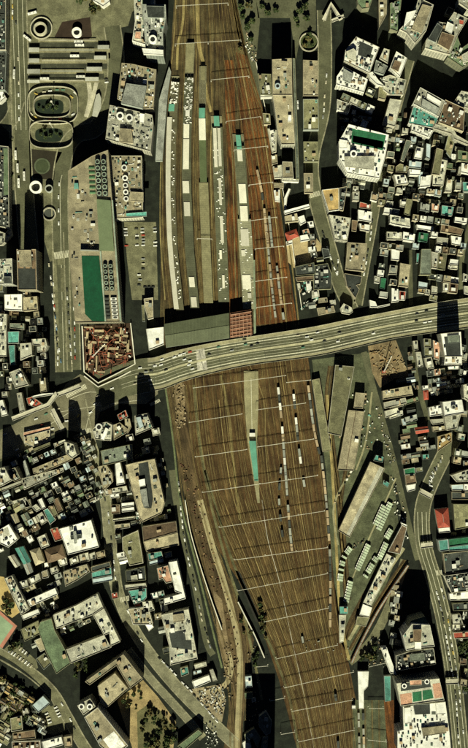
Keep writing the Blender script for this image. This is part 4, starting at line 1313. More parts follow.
for pts in ([(372, 700), (373, 770)], [(379, 700), (380, 770)], [(358, 708), (360, 770)], [(365, 708), (366, 770)]):
    track(pts, 'short siding track between the white stepped roof and teal roof', 'southern siding tracks')
sheet('rail_bed', [(352, 700), (386, 700), (392, 790), (354, 790)], .03, mat('yard_asphalt', (.12, .12, .062)))
sheet('rail_bed', [(384, 700), (394, 700), (398, 790), (390, 790)], .05, M_RUST)

for pts in ([(330, 366), (326.5, 400), (331, 445), (338, 500), (343, 560), (346, 600)], [(334, 366), (330, 410), (334, 450), (341, 505), (346, 560), (349, 600)], [(352, 440), (344, 480), (340, 520), (344, 560)],
            [(347, 640), (354, 622), (372, 588), (394, 549)], [(344, 640), (350, 622), (368, 588), (390, 549)], [(350, 650), (360, 632), (379, 600), (405, 560)]):
    P = [W(x, y) for x, y in smooth(pts, 5)]
    struct(ribbon_mb([(p[0], p[1], 0) for p in P], 2.3, .05, 0).build('rail_bed', mat('siding_bed', (.05, .034, .015), 1, .8, .8, vary=0)))
    track(pts, 'curving siding track between the sheds of the freight yard', 'freight yard siding tracks')
for pts, w in (([(354, 466), (334, 505), (338, 545)], 1.0), ([(349, 640), (364, 614), (384, 578), (404, 548)], 1.6), ([(366, 545), (384, 505), (396, 478)], .8), ([(372, 392), (366, 440), (356, 470)], .9), ([(345, 610), (352, 580), (366, 548)], .7)):
    path(pts, w, .3, mat('loading_platform', (.24, .225, .125), .95, .5, .6, vary=.1))
# retaining walls with bright copings
def wall_thing(name, label, pts, h, w, m, cat='wall', group=None, sm=True):
    P = [W(x, y, h) for x, y in (smooth(pts, 5) if sm else pts)]; c = P[len(P) // 2]; t = empty(name, (c[0], c[1], 0)); tag(t, label, cat, group, at=pts[len(pts) // 2])
    L = [(p[0] - c[0], p[1] - c[1], h) for p in P]
    ribbon_mb(L, w, 0, h, 0).build('wall', m, t)
    ribbon_mb(L, w + .15, .15, .15, 0).build('coping', M_STEEL, t)
wall_thing('retaining_wall', 'long curving retaining wall with pale coping beside the west tracks', [(185, 500), (190, 530), (199, 562), (210, 596), (222, 630)], 4.5, .35, M_CONC)
wall_thing('retaining_wall', 'straight retaining wall with white coping beside the dark cutting', [(238, 602), (247, 620), (256, 638), (264.5, 658)], 5, .5, M_CONC)
wall_thing('retaining_wall', 'thin wall along the eastern edge of the platforms', [(256, 62), (266, 112), (281, 180), (293, 250), (302, 310)], 3, .25, M_CONC)
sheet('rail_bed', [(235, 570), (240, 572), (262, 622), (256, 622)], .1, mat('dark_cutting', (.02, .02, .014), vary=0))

# ------------------------------------------------------------------ overhead line gantries
def gantry(x0, y0, x1, y1, h=8.6, label='white overhead line gantry spanning the tracks', group='overhead line gantries', w=.42):
    p, q = Vector(W(x0, y0, h)), Vector(W(x1, y1, h)); m = (p + q) / 2; t = empty('overhead_gantry', (m.x, m.y, 0))
    tag(t, label + (' south of the bridge' if y0 > 350 else ' north of the bridge'), 'gantry', group, at=((x0 + x1) / 2, (y0 + y1) / 2))
    a, c = p - m, q - m; u = (c - a).normalized(); n = Vector((-u.y, u.x, 0)); a.z = c.z = h
    b = MB()
    for s_ in (-.2, .2):
        b.bar(a + n * s_, c + n * s_, .14, 0, .14)
    b.bar(a - Vector((0, 0, .8)), c - Vector((0, 0, .8)), .14)
    L = (c - a).length; k = int(L / 2.2)
    for i in range(k):
        s_ = -.2 if i % 2 else .2; b.bar(a + u * L * i / k + n * s_, a + u * L * (i + 1) / k - n * s_, .1)
    b.build('beam', M_STEEL, t)
    nb = max(2, int(L / 32) + 1)
    for i in range(nb):
        s_ = a + u * L * i / (nb - 1); b = MB()
        for s2 in (-.4, .4): b.bar((s_ + n * s2 - Vector((0, 0, h))), s_ + n * s2, .16)
        b.box(s_.x, s_.y, 0, .9, .9, .4)
        b.build('mast', M_STEEL, t)
for g in ((176, 6, 228, 3), (175, 44, 241, 40), (211, 80, 249, 76), (226, 121.5, 261, 116.5), (234, 150, 268, 146), (249, 185, 273, 182), (249, 221, 277, 217), (255, 249, 284, 246), (251, 282, 287, 277), (256.5, 307.5, 292, 303),
          (197, 238.5, 212, 239), (193, 388, 286, 375.5), (287, 382.5, 311, 380), (189, 422.5, 242, 414), (256, 410, 306, 403), (195, 457, 247, 449.5), (257, 447, 314, 439), (202, 492.5, 318, 475.5), (219, 527.5, 325, 511),
          (234, 560, 328, 547.5), (237, 591, 328, 573.5), (264, 622, 329, 608), (276, 659, 338, 645), (284, 688, 354, 672), (291.5, 711.5, 353, 700), (298, 742, 355, 730), (256, 667, 268, 666), (270, 701, 285, 698), (281, 734.5, 295, 732),
          (369, 708.5, 384, 708.5), (368, 740, 387, 742), (369, 667, 386, 663)):
    gantry(*g)

# ------------------------------------------------------------------ wagons
def wagon_mesh(L, kind, m):
    b = MB()
    b.box(0, 0, .9, L, 2.7, .35, 0, 1)
    if kind == 'open':
        for s_ in (-1, 1): b.box(0, s_ * 1.3, 1.25, L, .12, 1.4); b.box(s_ * (L / 2 - .06), 0, 1.25, .12, 2.5, 1.4)
        b.box(0, 0, 1.25, L - .4, 2.4, .9, 0, 2)
    elif kind == 'van':
        b.box(0, 0, 1.25, L, 2.8, 2.2); b.box(0, 0, 3.45, L, 2.3, .3)
    elif kind == 'coach':
        b.box(0, 0, 1.0, L, 2.9, 2.4); b.box(0, 0, 3.4, L, 2.2, .3)
        for i in range(5): b.box(-L * .4 + L * .2 * i, 0, 3.7, 1.6, 1.4, .35, 0, 2)
    for x in (-L * .33, L * .33):
        for y in (-.75, .75):
            b.box(x, y, .1, 2.2, .14, .85, 0, 1)
    return b.mesh('freight_wagon', [m, M_UNITD, M_UNITG])
WG = [wagon_mesh(8.5, 'van', M_UNITW), wagon_mesh(8.5, 'open', M_UNITT), wagon_mesh(8.5, 'van', M_UNITG), wagon_mesh(8.5, 'open', M_UNITD), wagon_mesh(8.5, 'van', M_UNITT), wagon_mesh(8.5, 'van', M_UNITD)]
WN = ['white-roofed', 'tan open', 'grey-roofed', 'dark open', 'tan-roofed', 'dark-roofed']
GREENW = wagon_mesh(8.2, 'van', mat('pale_green_paint', (.42, .52, .36), .7, .3, .4))
def along(pts, step):
    P = [Vector(W(x, y)[:2]) for x, y in (smooth(pts, 4) if len(pts) > 2 else pts)]; out = []; s_ = step / 2; acc = 0
    for a, c in zip(P, P[1:]):
        L = (c - a).length
        while s_ <= acc + L:
            q = a + (c - a) * ((s_ - acc) / L); out.append((q.x, q.y, math.atan2(c.y - a.y, c.x - a.x))); s_ += step
        acc += L
    return out
def string(pts, choice, prob, where, seed, step=9.4, mesh=None, name='freight_wagon', cat='wagon', word=None, z=.38, sc=1.0):
    rr = random.Random(seed)
    for x, y, a in along(pts, step):
        if rr.random() > prob: continue
        k = rr.choice(choice); o = bpy.data.objects.new(name, mesh or WG[k]); C.objects.link(o); o.location = (x, y, z); o.rotation_euler = (0, 0, a); o.scale = (sc, sc, 1)
        tag(o, (word or WN[k] + ' freight wagon') + ' ' + where, cat, name.replace('_', ' ') + 's ' + where)
string([(266.2, 225), (271, 280), (276, 322)], [1, 4, 1], .95, 'on the tracks above the bridge', 1)
string([(275, 250), (279.5, 290), (284, 322)], [1, 4, 2, 1], .8, 'in the eastern string above the bridge', 2)
string([(257, 170), (263, 200), (267, 240)], [5, 3, 4], .5, 'beside the eastmost platform', 3)
string([(269, 216), (272, 246)], [2, 2], .9, 'in the short string east of platforms', 9)
string([(278, 387), (281.5, 420), (283, 440), (286, 480), (289, 520), (292, 552)], [0, 2, 2, 5, 4, 3], .85, 'in the middle of the south yard', 4)
string([(277, 420), (281, 460), (279, 500), (283, 540)], [5, 3, 2], .45, 'scattered in the south yard', 5)
string([(292, 378), (295, 410), (299, 450), (305, 490)], [2, 5, 0, 2], .6, 'on the eastern tracks below the bridge', 6)
string([(321, 455), (326, 500), (330, 560), (330, 625)], [1, 5, 0, 2, 4, 3], .92, 'along the yard\'s east edge', 7)
string([(308, 385), (314, 430), (320, 455)], [5, 4, 2], .6, 'beside the westmost warehouse', 8)
string([(291, 590), (298, 615), (306, 660)], [5, 3], .3, 'in the lower south yard', 11)
string([(330, 670), (336, 700), (338, 745)], [5, 3], .4, 'in the bottom right of the yard', 12)
string([(358.5, 712), (359.5, 760)], [1, 4], .7, 'on the siding below the white stepped roof', 13)
string([(363, 712), (364, 760)], [1, 4, 5], .7, 'on the second siding below the white stepped roof', 14)
string([(351.5, 662), (357, 650), (366, 632), (378, 610), (392, 588), (407, 566)], [0], 1, 'curving south of the loading shed', 15, 9, wagon_mesh(8.6, 'coach', mat('coach_brown', (.24, .12, .06), .8, .3, .3)), 'passenger_coach', 'coach', 'brown coach')
# lorries with pale green loads standing in rows
def lorry_mesh():
    b = MB(); b.box(0, 0, .9, 7.2, 2.5, .25, 0, 1); b.box(-.6, 0, 1.15, 6, 2.5, 2.2, 0, 0); b.box(3.2, 0, .5, 1.7, 2.3, 2.1, 0, 2); b.box(3.75, 0, 1.5, .5, 2.32, .8, 0, 3)
    for x in (-2.6, -1.4, 2.9):
        for y in (-1.1, 1.1): b.box(x, y, 0, .9, .3, .9, 0, 1)
    return b.mesh('parked_lorry', [mat('pale_green_tarpaulin', (.40, .47, .32), .7, .4, .5), M_BLACK, M_UNITW, M_GLASS])
LM = lorry_mesh()
for i, (pts, pr) in enumerate((([(375, 525), (384, 505)], 1), ([(378.5, 530), (391, 501)], 1), ([(340, 581), (343, 560), (350, 548)], .8), ([(357, 570), (369, 543)], .9), ([(346, 602), (350.5, 581)], 1),
                    ([(365, 577), (377, 556)], .9), ([(379, 559), (386, 543)], .9), ([(386, 538), (392, 528)], .8))):
    rr = random.Random(i + 3)
    for x, y, a in along(pts, 3.1 if i not in (0, 1, 4) else 3.3):
        if rr.random() > pr: continue
        o = bpy.data.objects.new('parked_lorry', LM); C.objects.link(o); o.location = (x, y, .04); o.rotation_euler = (0, 0, a + math.pi / 2 * .92); o.scale = (.85, 1, 1)
        tag(o, 'pale green lorry parked in %s of the freight yard' % ['the upper left row', 'the upper right row', 'the western row', 'the middle row', 'the southern row', 'the row by the loading shed', 'the row beside the shed top', 'the eastern row'][i], 'lorry', 'lorries in the freight yard')

# ------------------------------------------------------------------ road vehicles
def car_mesh(m):
    b = MB()
    b.box(0, 0, .32, 4.4, 1.72, .52, 0, 0, .95); b.box(-.15, 0, .84, 2.5, 1.5, .42, 0, 2, .84); b.box(-.15, 0, 1.26, 1.75, 1.22, .07, 0, 0, .95)
    b.box(2.1, .55, .5, .2, .35, .16, 0, 3); b.box(2.1, -.55, .5, .2, .35, .16, 0, 3)
    for x in (-1.35, 1.35):
        for y in (-.76, .76): b.box(x, y, 0, .62, .2, .6, 0, 1)
    return b.mesh('car', [m, M_BLACK, M_GLASS, M_UNITW])
CARC = {'white': (.78, .78, .72), 'black': (.02, .02, .02), 'grey': (.30, .31, .30), 'red': (.40, .05, .03), 'blue': (.08, .16, .24), 'yellow': (.55, .40, .08), 'green': (.08, .2, .13), 'cream': (.55, .50, .35)}
CARM = {k: car_mesh(mat('car_paint_' + k, v, .35, .05, .05, vary=.1)) for k, v in CARC.items()}
NCAR = 0
def car(x, y, ang, col, where, z=0.08, world=False):
    global NCAR
    if NCAR >= 326: return
    NCAR += 1
    p = (x, y) if world else W(x, y, z)[:2]
    o = bpy.data.objects.new('car', CARM[col]); C.objects.link(o); o.location = (p[0], p[1], z); o.rotation_euler = (0, 0, ang)
    tag(o, col + ' car ' + where, 'car', 'cars ' + where)
def row(pts, step, ang, where, seed, cols=('white', 'white', 'black', 'grey', 'white', 'cream'), prob=.9, z=.1, jit=.4):
    rr = random.Random(seed)
    for x, y, a in along(pts, step * S):
        if rr.random() > prob: continue
        car(x + rr.uniform(-jit, jit), y + rr.uniform(-jit, jit), a + math.radians(ang) + rr.choice((0, math.pi)), rr.choice(cols), where, z, True)
# on the bridge: heading along the deck
BC = ((184, 353.5, 'white'), (190, 352, 'red'), (174.5, 357, 'white'), (180, 355, 'white'), (184.5, 359.5, 'white'), (190, 361, 'white'), (189, 365, 'white'), (192.5, 369, 'white'), (218.5, 347, 'green'), (209, 354.5, 'black'),
      (161, 365, 'white'), (166, 370, 'black'), (162, 359.5, 'white'), (244.5, 339.5, 'black'), (245.5, 344.5, 'green'), (251.5, 346, 'black'), (257.5, 343.5, 'black'), (298, 335.5, 'cream'), (303, 347.5, 'green'), (307, 337, 'white'),
      (232, 350.5, 'grey'), (317.5, 332.5, 'white'), (339.5, 332.5, 'black'), (324.5, 341, 'black'), (338, 341.5, 'white'), (373.5, 333.5, 'white'), (311.5, 340, 'white'), (417, 314, 'black'), (426.5, 311, 'black'), (416.5, 321, 'black'), (425, 322.5, 'white'), (430, 321.5, 'white'), (443, 315, 'grey'),
      (140, 368, 'white'), (146, 372, 'grey'), (150, 380, 'white'), (155, 366, 'white'), (135, 384, 'cream'), (151, 371, 'black'))
def bridge_at(x, y):
    best = min(range(1, len(BRW) - 1), key=lambda i: (brs[i][0] - x) ** 2 + (brs[i][1] - y) ** 2); a, c = BRW[best - 1], BRW[best + 1]
    return math.atan2(c[1] - a[1], c[0] - a[0]), brs[best][2]
for x, y, col in BC:
    a, z = bridge_at(x, y); car(x, y, a, col, 'on the elevated road bridge', z + .05)
for x, y, col, a in ((112, 388.5, 'white', 20), (90.5, 412.5, 'white', 25), (129.5, 381.5, 'white', 15), (137, 382.5, 'white', 15), (137, 387, 'grey', 15), (36, 419, 'white', 20), (46, 414, 'green', 25), (58, 409, 'cream', 30), (66.5, 421, 'white', 5), (52.5, 429, 'white', 10), (52, 433, 'black', 10),
                  (70, 408, 'grey', 30), (98, 396, 'cream', 30), (78, 416, 'yellow', 60), (42, 425, 'red', 15), (5, 434, 'grey', 25), (17, 449.5, 'white', 30), (28, 430, 'white', 20), (95, 404, 'white', 30)):
    car(x, y, math.radians(a), col, 'at the western crossroads', .1)
CW = ('white', 'white', 'black', 'cream', 'grey', 'white', 'black', 'white')
LC = ('yellow', 'cream', 'white', 'green', 'green', 'yellow', 'white', 'red', 'red', 'white', 'black')
for i, (x, y) in enumerate(((36, 94), (44, 92), (50, 91), (57, 90), (63, 90), (71.5, 97), (75, 93), (50, 119.5), (60, 119), (45, 120), (66.5, 117), (36, 117.5), (31.5, 114), (73, 114.5))):
    car(x, y, math.radians((-25, 5, 5, 0, 0, -40, -40, 0, 0, 0, 10, -40, -50, 30)[i]), LC[i % 11], 'circling the oval taxi loop', .25)

row([(48.5, 262), (53, 300), (57, 340), (58, 368)], 6.2, 0, 'along the kerb of the wide avenue', 21, CW)
row([(53, 268), (55, 310), (61, 365)], 11, 0, 'driving on the wide avenue', 22, ('white', 'cream', 'blue', 'red'), .8)
row([(65, 262), (67, 290), (70, 340), (72, 368)], 8, 0, 'in the right lanes of the wide avenue', 23, CW, .8)
row([(72, 270), (74, 310), (75, 360)], 7, 0, 'beside the department store', 24, ('white', 'white', 'red', 'cream', 'grey'), .8)
row([(59, 178), (58.5, 230)], 13, 0, 'on the curved road by the store', 25, ('white',), .8)
row([(15, 5), (18, 60), (19, 120)], 12, 0, 'on the northwest avenue', 26, CW, .6)
row([(12.5, 4), (12, 22)], 5.5, 0, 'at the top of the northwest avenue', 27, ('yellow', 'white', 'yellow'), 1)
for k, xx in enumerate((125.6, 136.5, 142.5, 154.5)):
    row([(xx, 227), (xx + 1, 249)], 3.4, 90, 'in the %s column of the station car park' % ['first', 'second', 'third', 'fourth'][k], 30 + k, ('white', 'black', 'white', 'grey', 'red', 'white'), .85)
for x, y in ((143, 259), (143.3, 264), (139, 275), (140, 280), (139, 285), (145, 287), (149, 287), (153, 287), (143, 269)): car(x, y, 0, CW[int(x * 7 + y) % 8], 'near the lower station car park', .1)
row([(178.5, 480), (181, 510), (184.5, 540), (190, 565), (197, 595), (202.5, 622)], 6.3, 0, 'parked along the rail side street', 41, CW, .92)
row([(204.5, 626), (211.5, 652)], 6, 0, 'at the end of the rail side street', 42, CW, .9)
row([(157, 656), (175, 674), (196, 697), (218, 723)], 5.7, 0, 'in the long line on the diagonal street', 43, ('white', 'white', 'black', 'grey', 'white'), .97)
row([(124, 600), (136, 630), (150, 652)], 8, 0, 'on the shopping lane south', 44, CW, .7)
row([(108, 510), (112, 548), (117, 590)], 8, 0, 'on the shopping lane by the olive roof', 45, CW, .7)
row([(88, 425), (92, 445), (99, 470), (105, 500)], 9, 0, 'on the lane below the crossroads', 46, CW, .7)
row([(8, 650), (32, 667)], 3.3, 90, 'in the long row of the corner car park', 47, CW, 1, jit=.2)
row([(19, 648), (30, 656)], 3.3, 90, 'in the short row of the corner car park', 48, CW, 1, jit=.2)
row([(46, 712), (51, 725)], 3.2, 90, 'in the left row beside the blue roof', 49, CW, 1, jit=.2)
row([(55, 706), (61, 719)], 3.2, 90, 'in the right row beside the blue roof', 50, CW, 1, jit=.2)
row([(60, 700), (78, 735)], 9, 0, 'on the southwest street', 51, ('black', 'white'), .9)
row([(320, 225), (326, 242), (332, 262), (337, 275)], 5.4, 0, 'lining the street of the wedge building', 52, CW, .9)
row([(326.5, 72), (325, 95), (323, 120)], 7, 0, 'beside the plaza ramps street', 53, ('white', 'cream', 'white', 'grey'), .8)
row([(373.5, 212), (369, 245), (363, 280)], 6, 0, 'along the market street', 54, CW, .9)
row([(338, 258), (337.5, 275)], 6, 0, 'beside the plain tan building', 55, CW, .9)
row([(297.5, 100), (298.5, 112)], 5, 0, 'behind the long tan building', 56, ('white',), 1)
row([(436, 590), (440, 605), (444, 622), (449, 655), (455, 690), (459, 745)], 5.6, 0, 'in the left lane of the southeast road', 57, CW, .9)
row([(441, 586), (447, 610), (451, 640), (458, 680), (464, 740)], 8, 0, 'in the right lane of the southeast road', 58, ('white', 'cream', 'yellow', 'grey'), .8)
row([(436, 468), (431, 478), (432, 490)], 4.2, 60, 'clustered on the curving street', 59, CW, 1)
row([(443, 455), (436, 470), (429, 484)], 4.2, 30, 'parked on the curving street', 60, ('white', 'cream', 'grey'), .9)
row([(106, 78), (107, 87)], 3, 90, 'in the left column of the little terminal lot', 61, ('white', 'red', 'black', 'white'), 1, jit=.2)
row([(110.5, 77), (111.5, 87)], 3, 90, 'in the right column of the little terminal lot', 62, ('red', 'white', 'black', 'white'), 1, jit=.2)
row([(108, 22), (118, 14)], 3.2, 80, 'in the slanting stand above the terminal', 63, ('black', 'white', 'black'), 1, jit=.2)
row([(110, 18), (116, 13)], 3.2, 80, 'above the slanting stand by the terminal', 66, ('black', 'white', 'black'), 1, jit=.2)
row([(253, 4), (258, 12)], 4.5, 40, 'at the top forecourt', 64, ('white', 'white', 'grey'), 1)
row([(280, 3), (286, 4), (293, 8)], 4.5, 60, 'at the upper forecourt by the road', 65, ('white', 'black', 'white'), 1)

# buses
def bus_parts():
    b = MB(); b.box(0, 0, .45, 10.8, 2.5, 2.45, 0, 0, .99)
    body = b.mesh('body', [M_UNITW])
    b = MB()
    for s_ in (-1, 1):
        for i in range(6): b.box(-4.1 + i * 1.62, s_ * 1.245, 1.55, 1.35, .05, .85)
    b.box(5.38, 0, 1.45, .06, 2.1, 1.1)
    win = b.mesh('window', [M_GLASS]); b = MB()
    for x in (-2.4, 2.2): b.box(x, 0, 2.9, 1.3, 1.1, .22)
    vent = b.mesh('roof_vent', [M_UNITG]); b = MB(); b.box(0, 0, 0, 1.0, 2.45, .95); wh = b.mesh('wheel', [M_BLACK])
    return body, win, vent, wh
BP = bus_parts()
def bus(x, y, ang, where):
    p = W(x, y, 2); o = empty('bus', (p[0], p[1], .08), math.radians(ang)); tag(o, 'white bus ' + where, 'bus', 'buses at the station')
    put('body', BP[0], o, (0, 0, 0)); put('window', BP[1], o, (0, 0, 0)); put('roof_vent', BP[2], o, (0, 0, 0))
    for xx in (-3.1, 3.3): put('wheel', BP[3], o, (xx, 0, .02))
for x, y, a, w in ((27, 38, -38, 'slanting below the round ramp'), (32, 13, 15, 'above the round ramp'), (14, 74, 88, 'driving on the northwest avenue'), (74.5, 55.8, 0, 'on the second terminal lane'), (78.5, 41.5, 0, 'on the first terminal lane'), (79.5, 45, 0, 'just under the first lane bus'),
                   (44.5, 78.5, 0, 'on the lowest terminal lane by canopy'), (80.5, 76.5, 0, 'on the lowest terminal lane at right'), (15.5, 155, 92, 'first in line south of the plaza'), (17.5, 168, 92, 'second in line south of the plaza'), (18.5, 183, 92, 'third in line south of the plaza'), (24, 176, 92, 'alone beside the kerbside line')):
    bus(x, y, a, w)
# terminal islands and canopies
for i, (ya, yb, l, rt) in enumerate(((39.5, 42, 38, 98), (48.5, 52.5, 28, 110), (59, 63.5, 28, 107), (69.5, 73.5, 27, 103), (80, 82.5, 27, 100))):
    wp = ccw([W(x, y)[:2] for x, y in ((l, ya), (rt, ya), (rt, yb), (l, yb))]); b = MB(); b.prism(wp, 0, .3); struct(b.build('bus_island', mat('island_paving', (.22, .205, .115), .95, .5, .6, .2, vary=0)))
for k, (x0, y0, x1, y1) in enumerate(((28.5, 47.5, 39, 51.8), (28.5, 58.4, 39, 62.4), (27, 69, 40, 73.4), (27, 79.8, 39.5, 82.8), (97.5, 45, 109, 49), (94, 55.6, 106, 59.4), (86.5, 66.8, 102, 71), (85, 77, 98.5, 81))):
    slab_thing('bus_canopy', 'pale flat canopy at the %s end of a bus terminal lane' % ('left' if k < 4 else 'right'), 'canopy', [(x0, y0), (x1, y0), (x1, y1), (x0, y1)], 4.6, mat('canopy_grey', (.36, .36, .29), .8, .3, .4), group='bus terminal canopies')
M_LANE = mat('oil_stained_lane', (.048, .050, .030), .95, .6, .8, .2, vary=0)
for l_ in ([(28, 45.5), (110, 45)], [(28, 56), (110, 55.5)], [(28, 66.5), (108, 66)], [(28, 77), (104, 76.5)]): road('bus_lane', l_, 3.0, .04, M_LANE)
q_ = random.Random(77)
for k_, (yy_, xa_, xb_) in enumerate(((40.7, 40, 96), (50.5, 40, 94), (61.2, 42, 86), (71.5, 42, 84), (81.2, 40, 84))):
    p_ = W((xa_ + xb_) / 2, yy_); t_ = empty('bus_shelter', (p_[0], p_[1], 0)); tag(t_, 'thin queue shelter on the %s bus terminal island' % ('topmost', 'second', 'middle', 'fourth', 'lowest')[k_], 'shelter', at=((xa_ + xb_) / 2, yy_)); hw_ = (xb_ - xa_) * S / 2
    b = MB(); b.box(0, 0, 2.6, hw_ * 2, 1.1, .15); b.build('shelter_roof', M_UNITG if k_ % 2 else M_CONC, t_)
    b = MB(); n_ = 14
    for i in range(n_): b.box(-hw_ + .5 + i * (hw_ * 2 - 1) / (n_ - 1), 0, .3, .15, .15, 2.3)
    b.build('post', M_UNITD, t_)
# round ramps, vents, oval loops
def ring_thing(name, label, x, y, r0, r1, h, m, cat, floor=None, n=40):
    p = W(x, y, h); t = empty(name, (p[0], p[1], 0)); tag(t, label, cat, at=(x, y)); b = MB(); b.ring(0, 0, 0, r0 * S, r1 * S, h, n); b.build('rim', m, t)
    b = MB(); b.cyl(0, 0, 0, r0 * S, .12, n); b.build('floor', floor or M_UNITD, t); return t
ring_thing('ramp_well', 'round spiral ramp well in the northwest plaza', 40, 28.5, 5.0, 6.8, 5.5, M_CONC, 'ramp')
ring_thing('ramp_wall', 'wide low ring wall around the spiral ramp', 41, 28, 10.2, 11.2, 2.2, M_CONC, 'wall', M_DARKA)
ring_thing('vent_tower', 'white rimmed vent beside the brown plaza bed', 76.5, 32, 3.0, 4.9, 6, M_UNITW, 'vent')
ring_thing('vent_tower', 'larger white drum vent south of the ringed bed', 35.5, 187, 4.3, 6.2, 7, M_UNITW, 'vent')
ring_thing('vent_tower', 'smaller dark drum vent beside the larger white one', 48.7, 188.5, 3.0, 3.9, 6, M_UNITG, 'vent')
ring_thing('fountain', 'faint green ring in the dark plaza bed', 42, 166, 6.5, 8, .3, mat('ring_green', (.07, .085, .045)), 'fountain', mat('ring_floor', (.035, .045, .02)))
ring_thing('garden_ring', 'curved garden ring at the east ramps', 309, 42, 8.5, 9.6, 2.5, M_CONC, 'ramp', M_GRASS)
ring_thing('ramp_well', 'half-round dark stair well below the drum vents', 49, 214, 5.6, 6.8, 2.5, M_CONC, 'ramp')
def oval(x, y, rx, ry, z, m, name='plaza_oval', label=None, rim=None, h=1.0, k=3.2):
    P = []
    for i in range(48):
        a = 2 * math.pi * i / 48; c_, s_ = math.cos(a), math.sin(a)
        P.append((x + rx * math.copysign(abs(c_) ** (2 / k), c_), y + ry * math.copysign(abs(s_) ** (2 / k), s_)))
    if rim is None:
        return sheet(name, P, z, m)
    p = W(x, y, h); t = empty(name, (p[0], p[1], 0)); tag(t, label, 'wall', at=(x, y)); L = [(q[0] - p[0], q[1] - p[1]) for q in ccw([W(*q_, h)[:2] for q_ in P])]; I = inset(L, rim); b = MB(); n = 48
    for (Q_, zz) in ((L, 0), (L, h), (I, h), (I, 0)): b.v += [(q[0], q[1], zz) for q in Q_]
    for k_ in range(3):
        for i in range(n): j = (i + 1) % n; b.f.append((k_ * n + i, k_ * n + j, (k_ + 1) * n + j, (k_ + 1) * n + i)); b.m.append(0)
    b.build('rim', m, t)
oval(52.5, 105, 24.5, 18, .06, M_ASPH); oval(52.5, 105, 20.5, 13.5, .09, M_PAVE); oval(49, 107, 14.5, 8, .12, mat('garden_dark', (.012, .02, .010), vary=0))
oval(52.5, 105, 25.5, 19, 0, M_CONC, 'loop_wall', 'wall raised for pit shade around the oval taxi loop', .6, 3.6)  # rim walls raised above ground to cast the shade of a sunken loop
oval(52, 106, 18.5, 11.5, 0, M_CONC, 'loop_wall', 'inner wall raised for pit shade inside the oval taxi loop', .8, 3.2)
oval(51, 134, 21, 13, .06, M_PAVE); oval(49, 135, 14, 7, .1, mat('garden_dark', (.012, .02, .010), vary=0)); oval(51, 134, 22, 14, 0, M_CONC, 'loop_wall', 'wall raised for pit shade around the lower oval garden', .6, 5.0)  # rim made tall so its shadow replaces that of a sunken floor
def mast(x, y, h, label):
    p = W(x, y, 0); t = empty('light_mast', (p[0], p[1], 0)); tag(t, label, 'lamp', at=(x, y)); b = MB(); b.cyl(0, 0, 0, .35, h, 8, 0, .15); b.build('pole', M_STEEL, t)
    b = MB()
    for a in (0, 1.6, 3.1, 4.7): b.bar((0, 0, h), (1.4 * math.cos(a), 1.4 * math.sin(a), h), .2)
    b.cyl(0, 0, h, 1.2, .3, 10); b.build('lamp_head', M_STEEL, t)
mast(53, 128, 28, 'tall light mast between the two plaza ovals'); mast(53.5, 105, 20, 'tall light mast inside the oval taxi loop')
slab_thing('walkway_roof', 'pale rounded canopy at the terminal\'s southeast ramp', 'canopy', [(96, 95), (99, 93), (101, 98), (101, 108), (97, 117), (92, 116), (94, 104)], 4.5, mat('canopy_grey', (.36, .36, .29)))
road('plaza_ramp', [(88, 78), (90, 98), (86, 117)], 2.2, .1, M_CONC); road('plaza_ramp', [(97, 80), (92, 100), (86, 117)], 2.0, .13, M_CONC)
# footbridges
def footbridge(pts, label, h=5.5, hw=2.6):
    P = [W(x, y, h) for x, y in pts]; c = P[0]; t = empty('footbridge', (c[0], c[1], 0)); tag(t, label, 'footbridge', 'pale footbridges', at=pts[0]); L = [(p[0] - c[0], p[1] - c[1], h) for p in P]
    ribbon_mb(L, hw, 0, .6).build('deck', mat('footbridge_paving', (.42, .40, .30), .9, .3, .4, .15), t)
    for s_ in (-1, 1): ribbon_mb(L, .12, 1.0, 1.0, s_ * (hw - .1)).build('railing', M_STEEL, t)
    b = MB()
    for a in along([(q[0], q[1]) for q in pts], 14): b.box(a[0] - c[0], a[1] - c[1], 0, .7, .7, h - .6)
    b.box(0, 0, 0, .7, .7, h - .6); b.build('pier', M_CONC, t)
footbridge([(12, 419), (30, 412), (48, 405), (57, 393)], 'long pale footbridge north of the western crossroads')
footbridge([(52, 409), (57, 419), (62, 429)], 'short pale footbridge branching down across the crossroads')
footbridge([(57, 395), (68, 391), (80, 386)], 'pale footbridge rising to the construction corner')
footbridge([(446, 682), (458, 681.5)], 'pale footbridge over the southeast road beside the tall complex', 5.5, 3)
footbridge([(421, 546), (433, 544.5)], 'pale footbridge over the curving street', 5.5, 3)
footbridge([(420.5, 491), (432, 497)], 'pale footbridge at the bend of the curving street', 5.5, 3)
footbridge([(324, 20), (331, 4), (341, 20)], 'A-shaped pale footbridge at the northern plaza', 5.5, 2.4)
footbridge([(332, 21), (344, 16)], 'pale footbridge crossbar of the northern plaza', 5.5, 1.8)

# ------------------------------------------------------------------ department store roof
ds = [o for o in bpy.data.objects if o.name.startswith('department_store')]
parse(DATA); parse(DATA2); parse(DATA3)

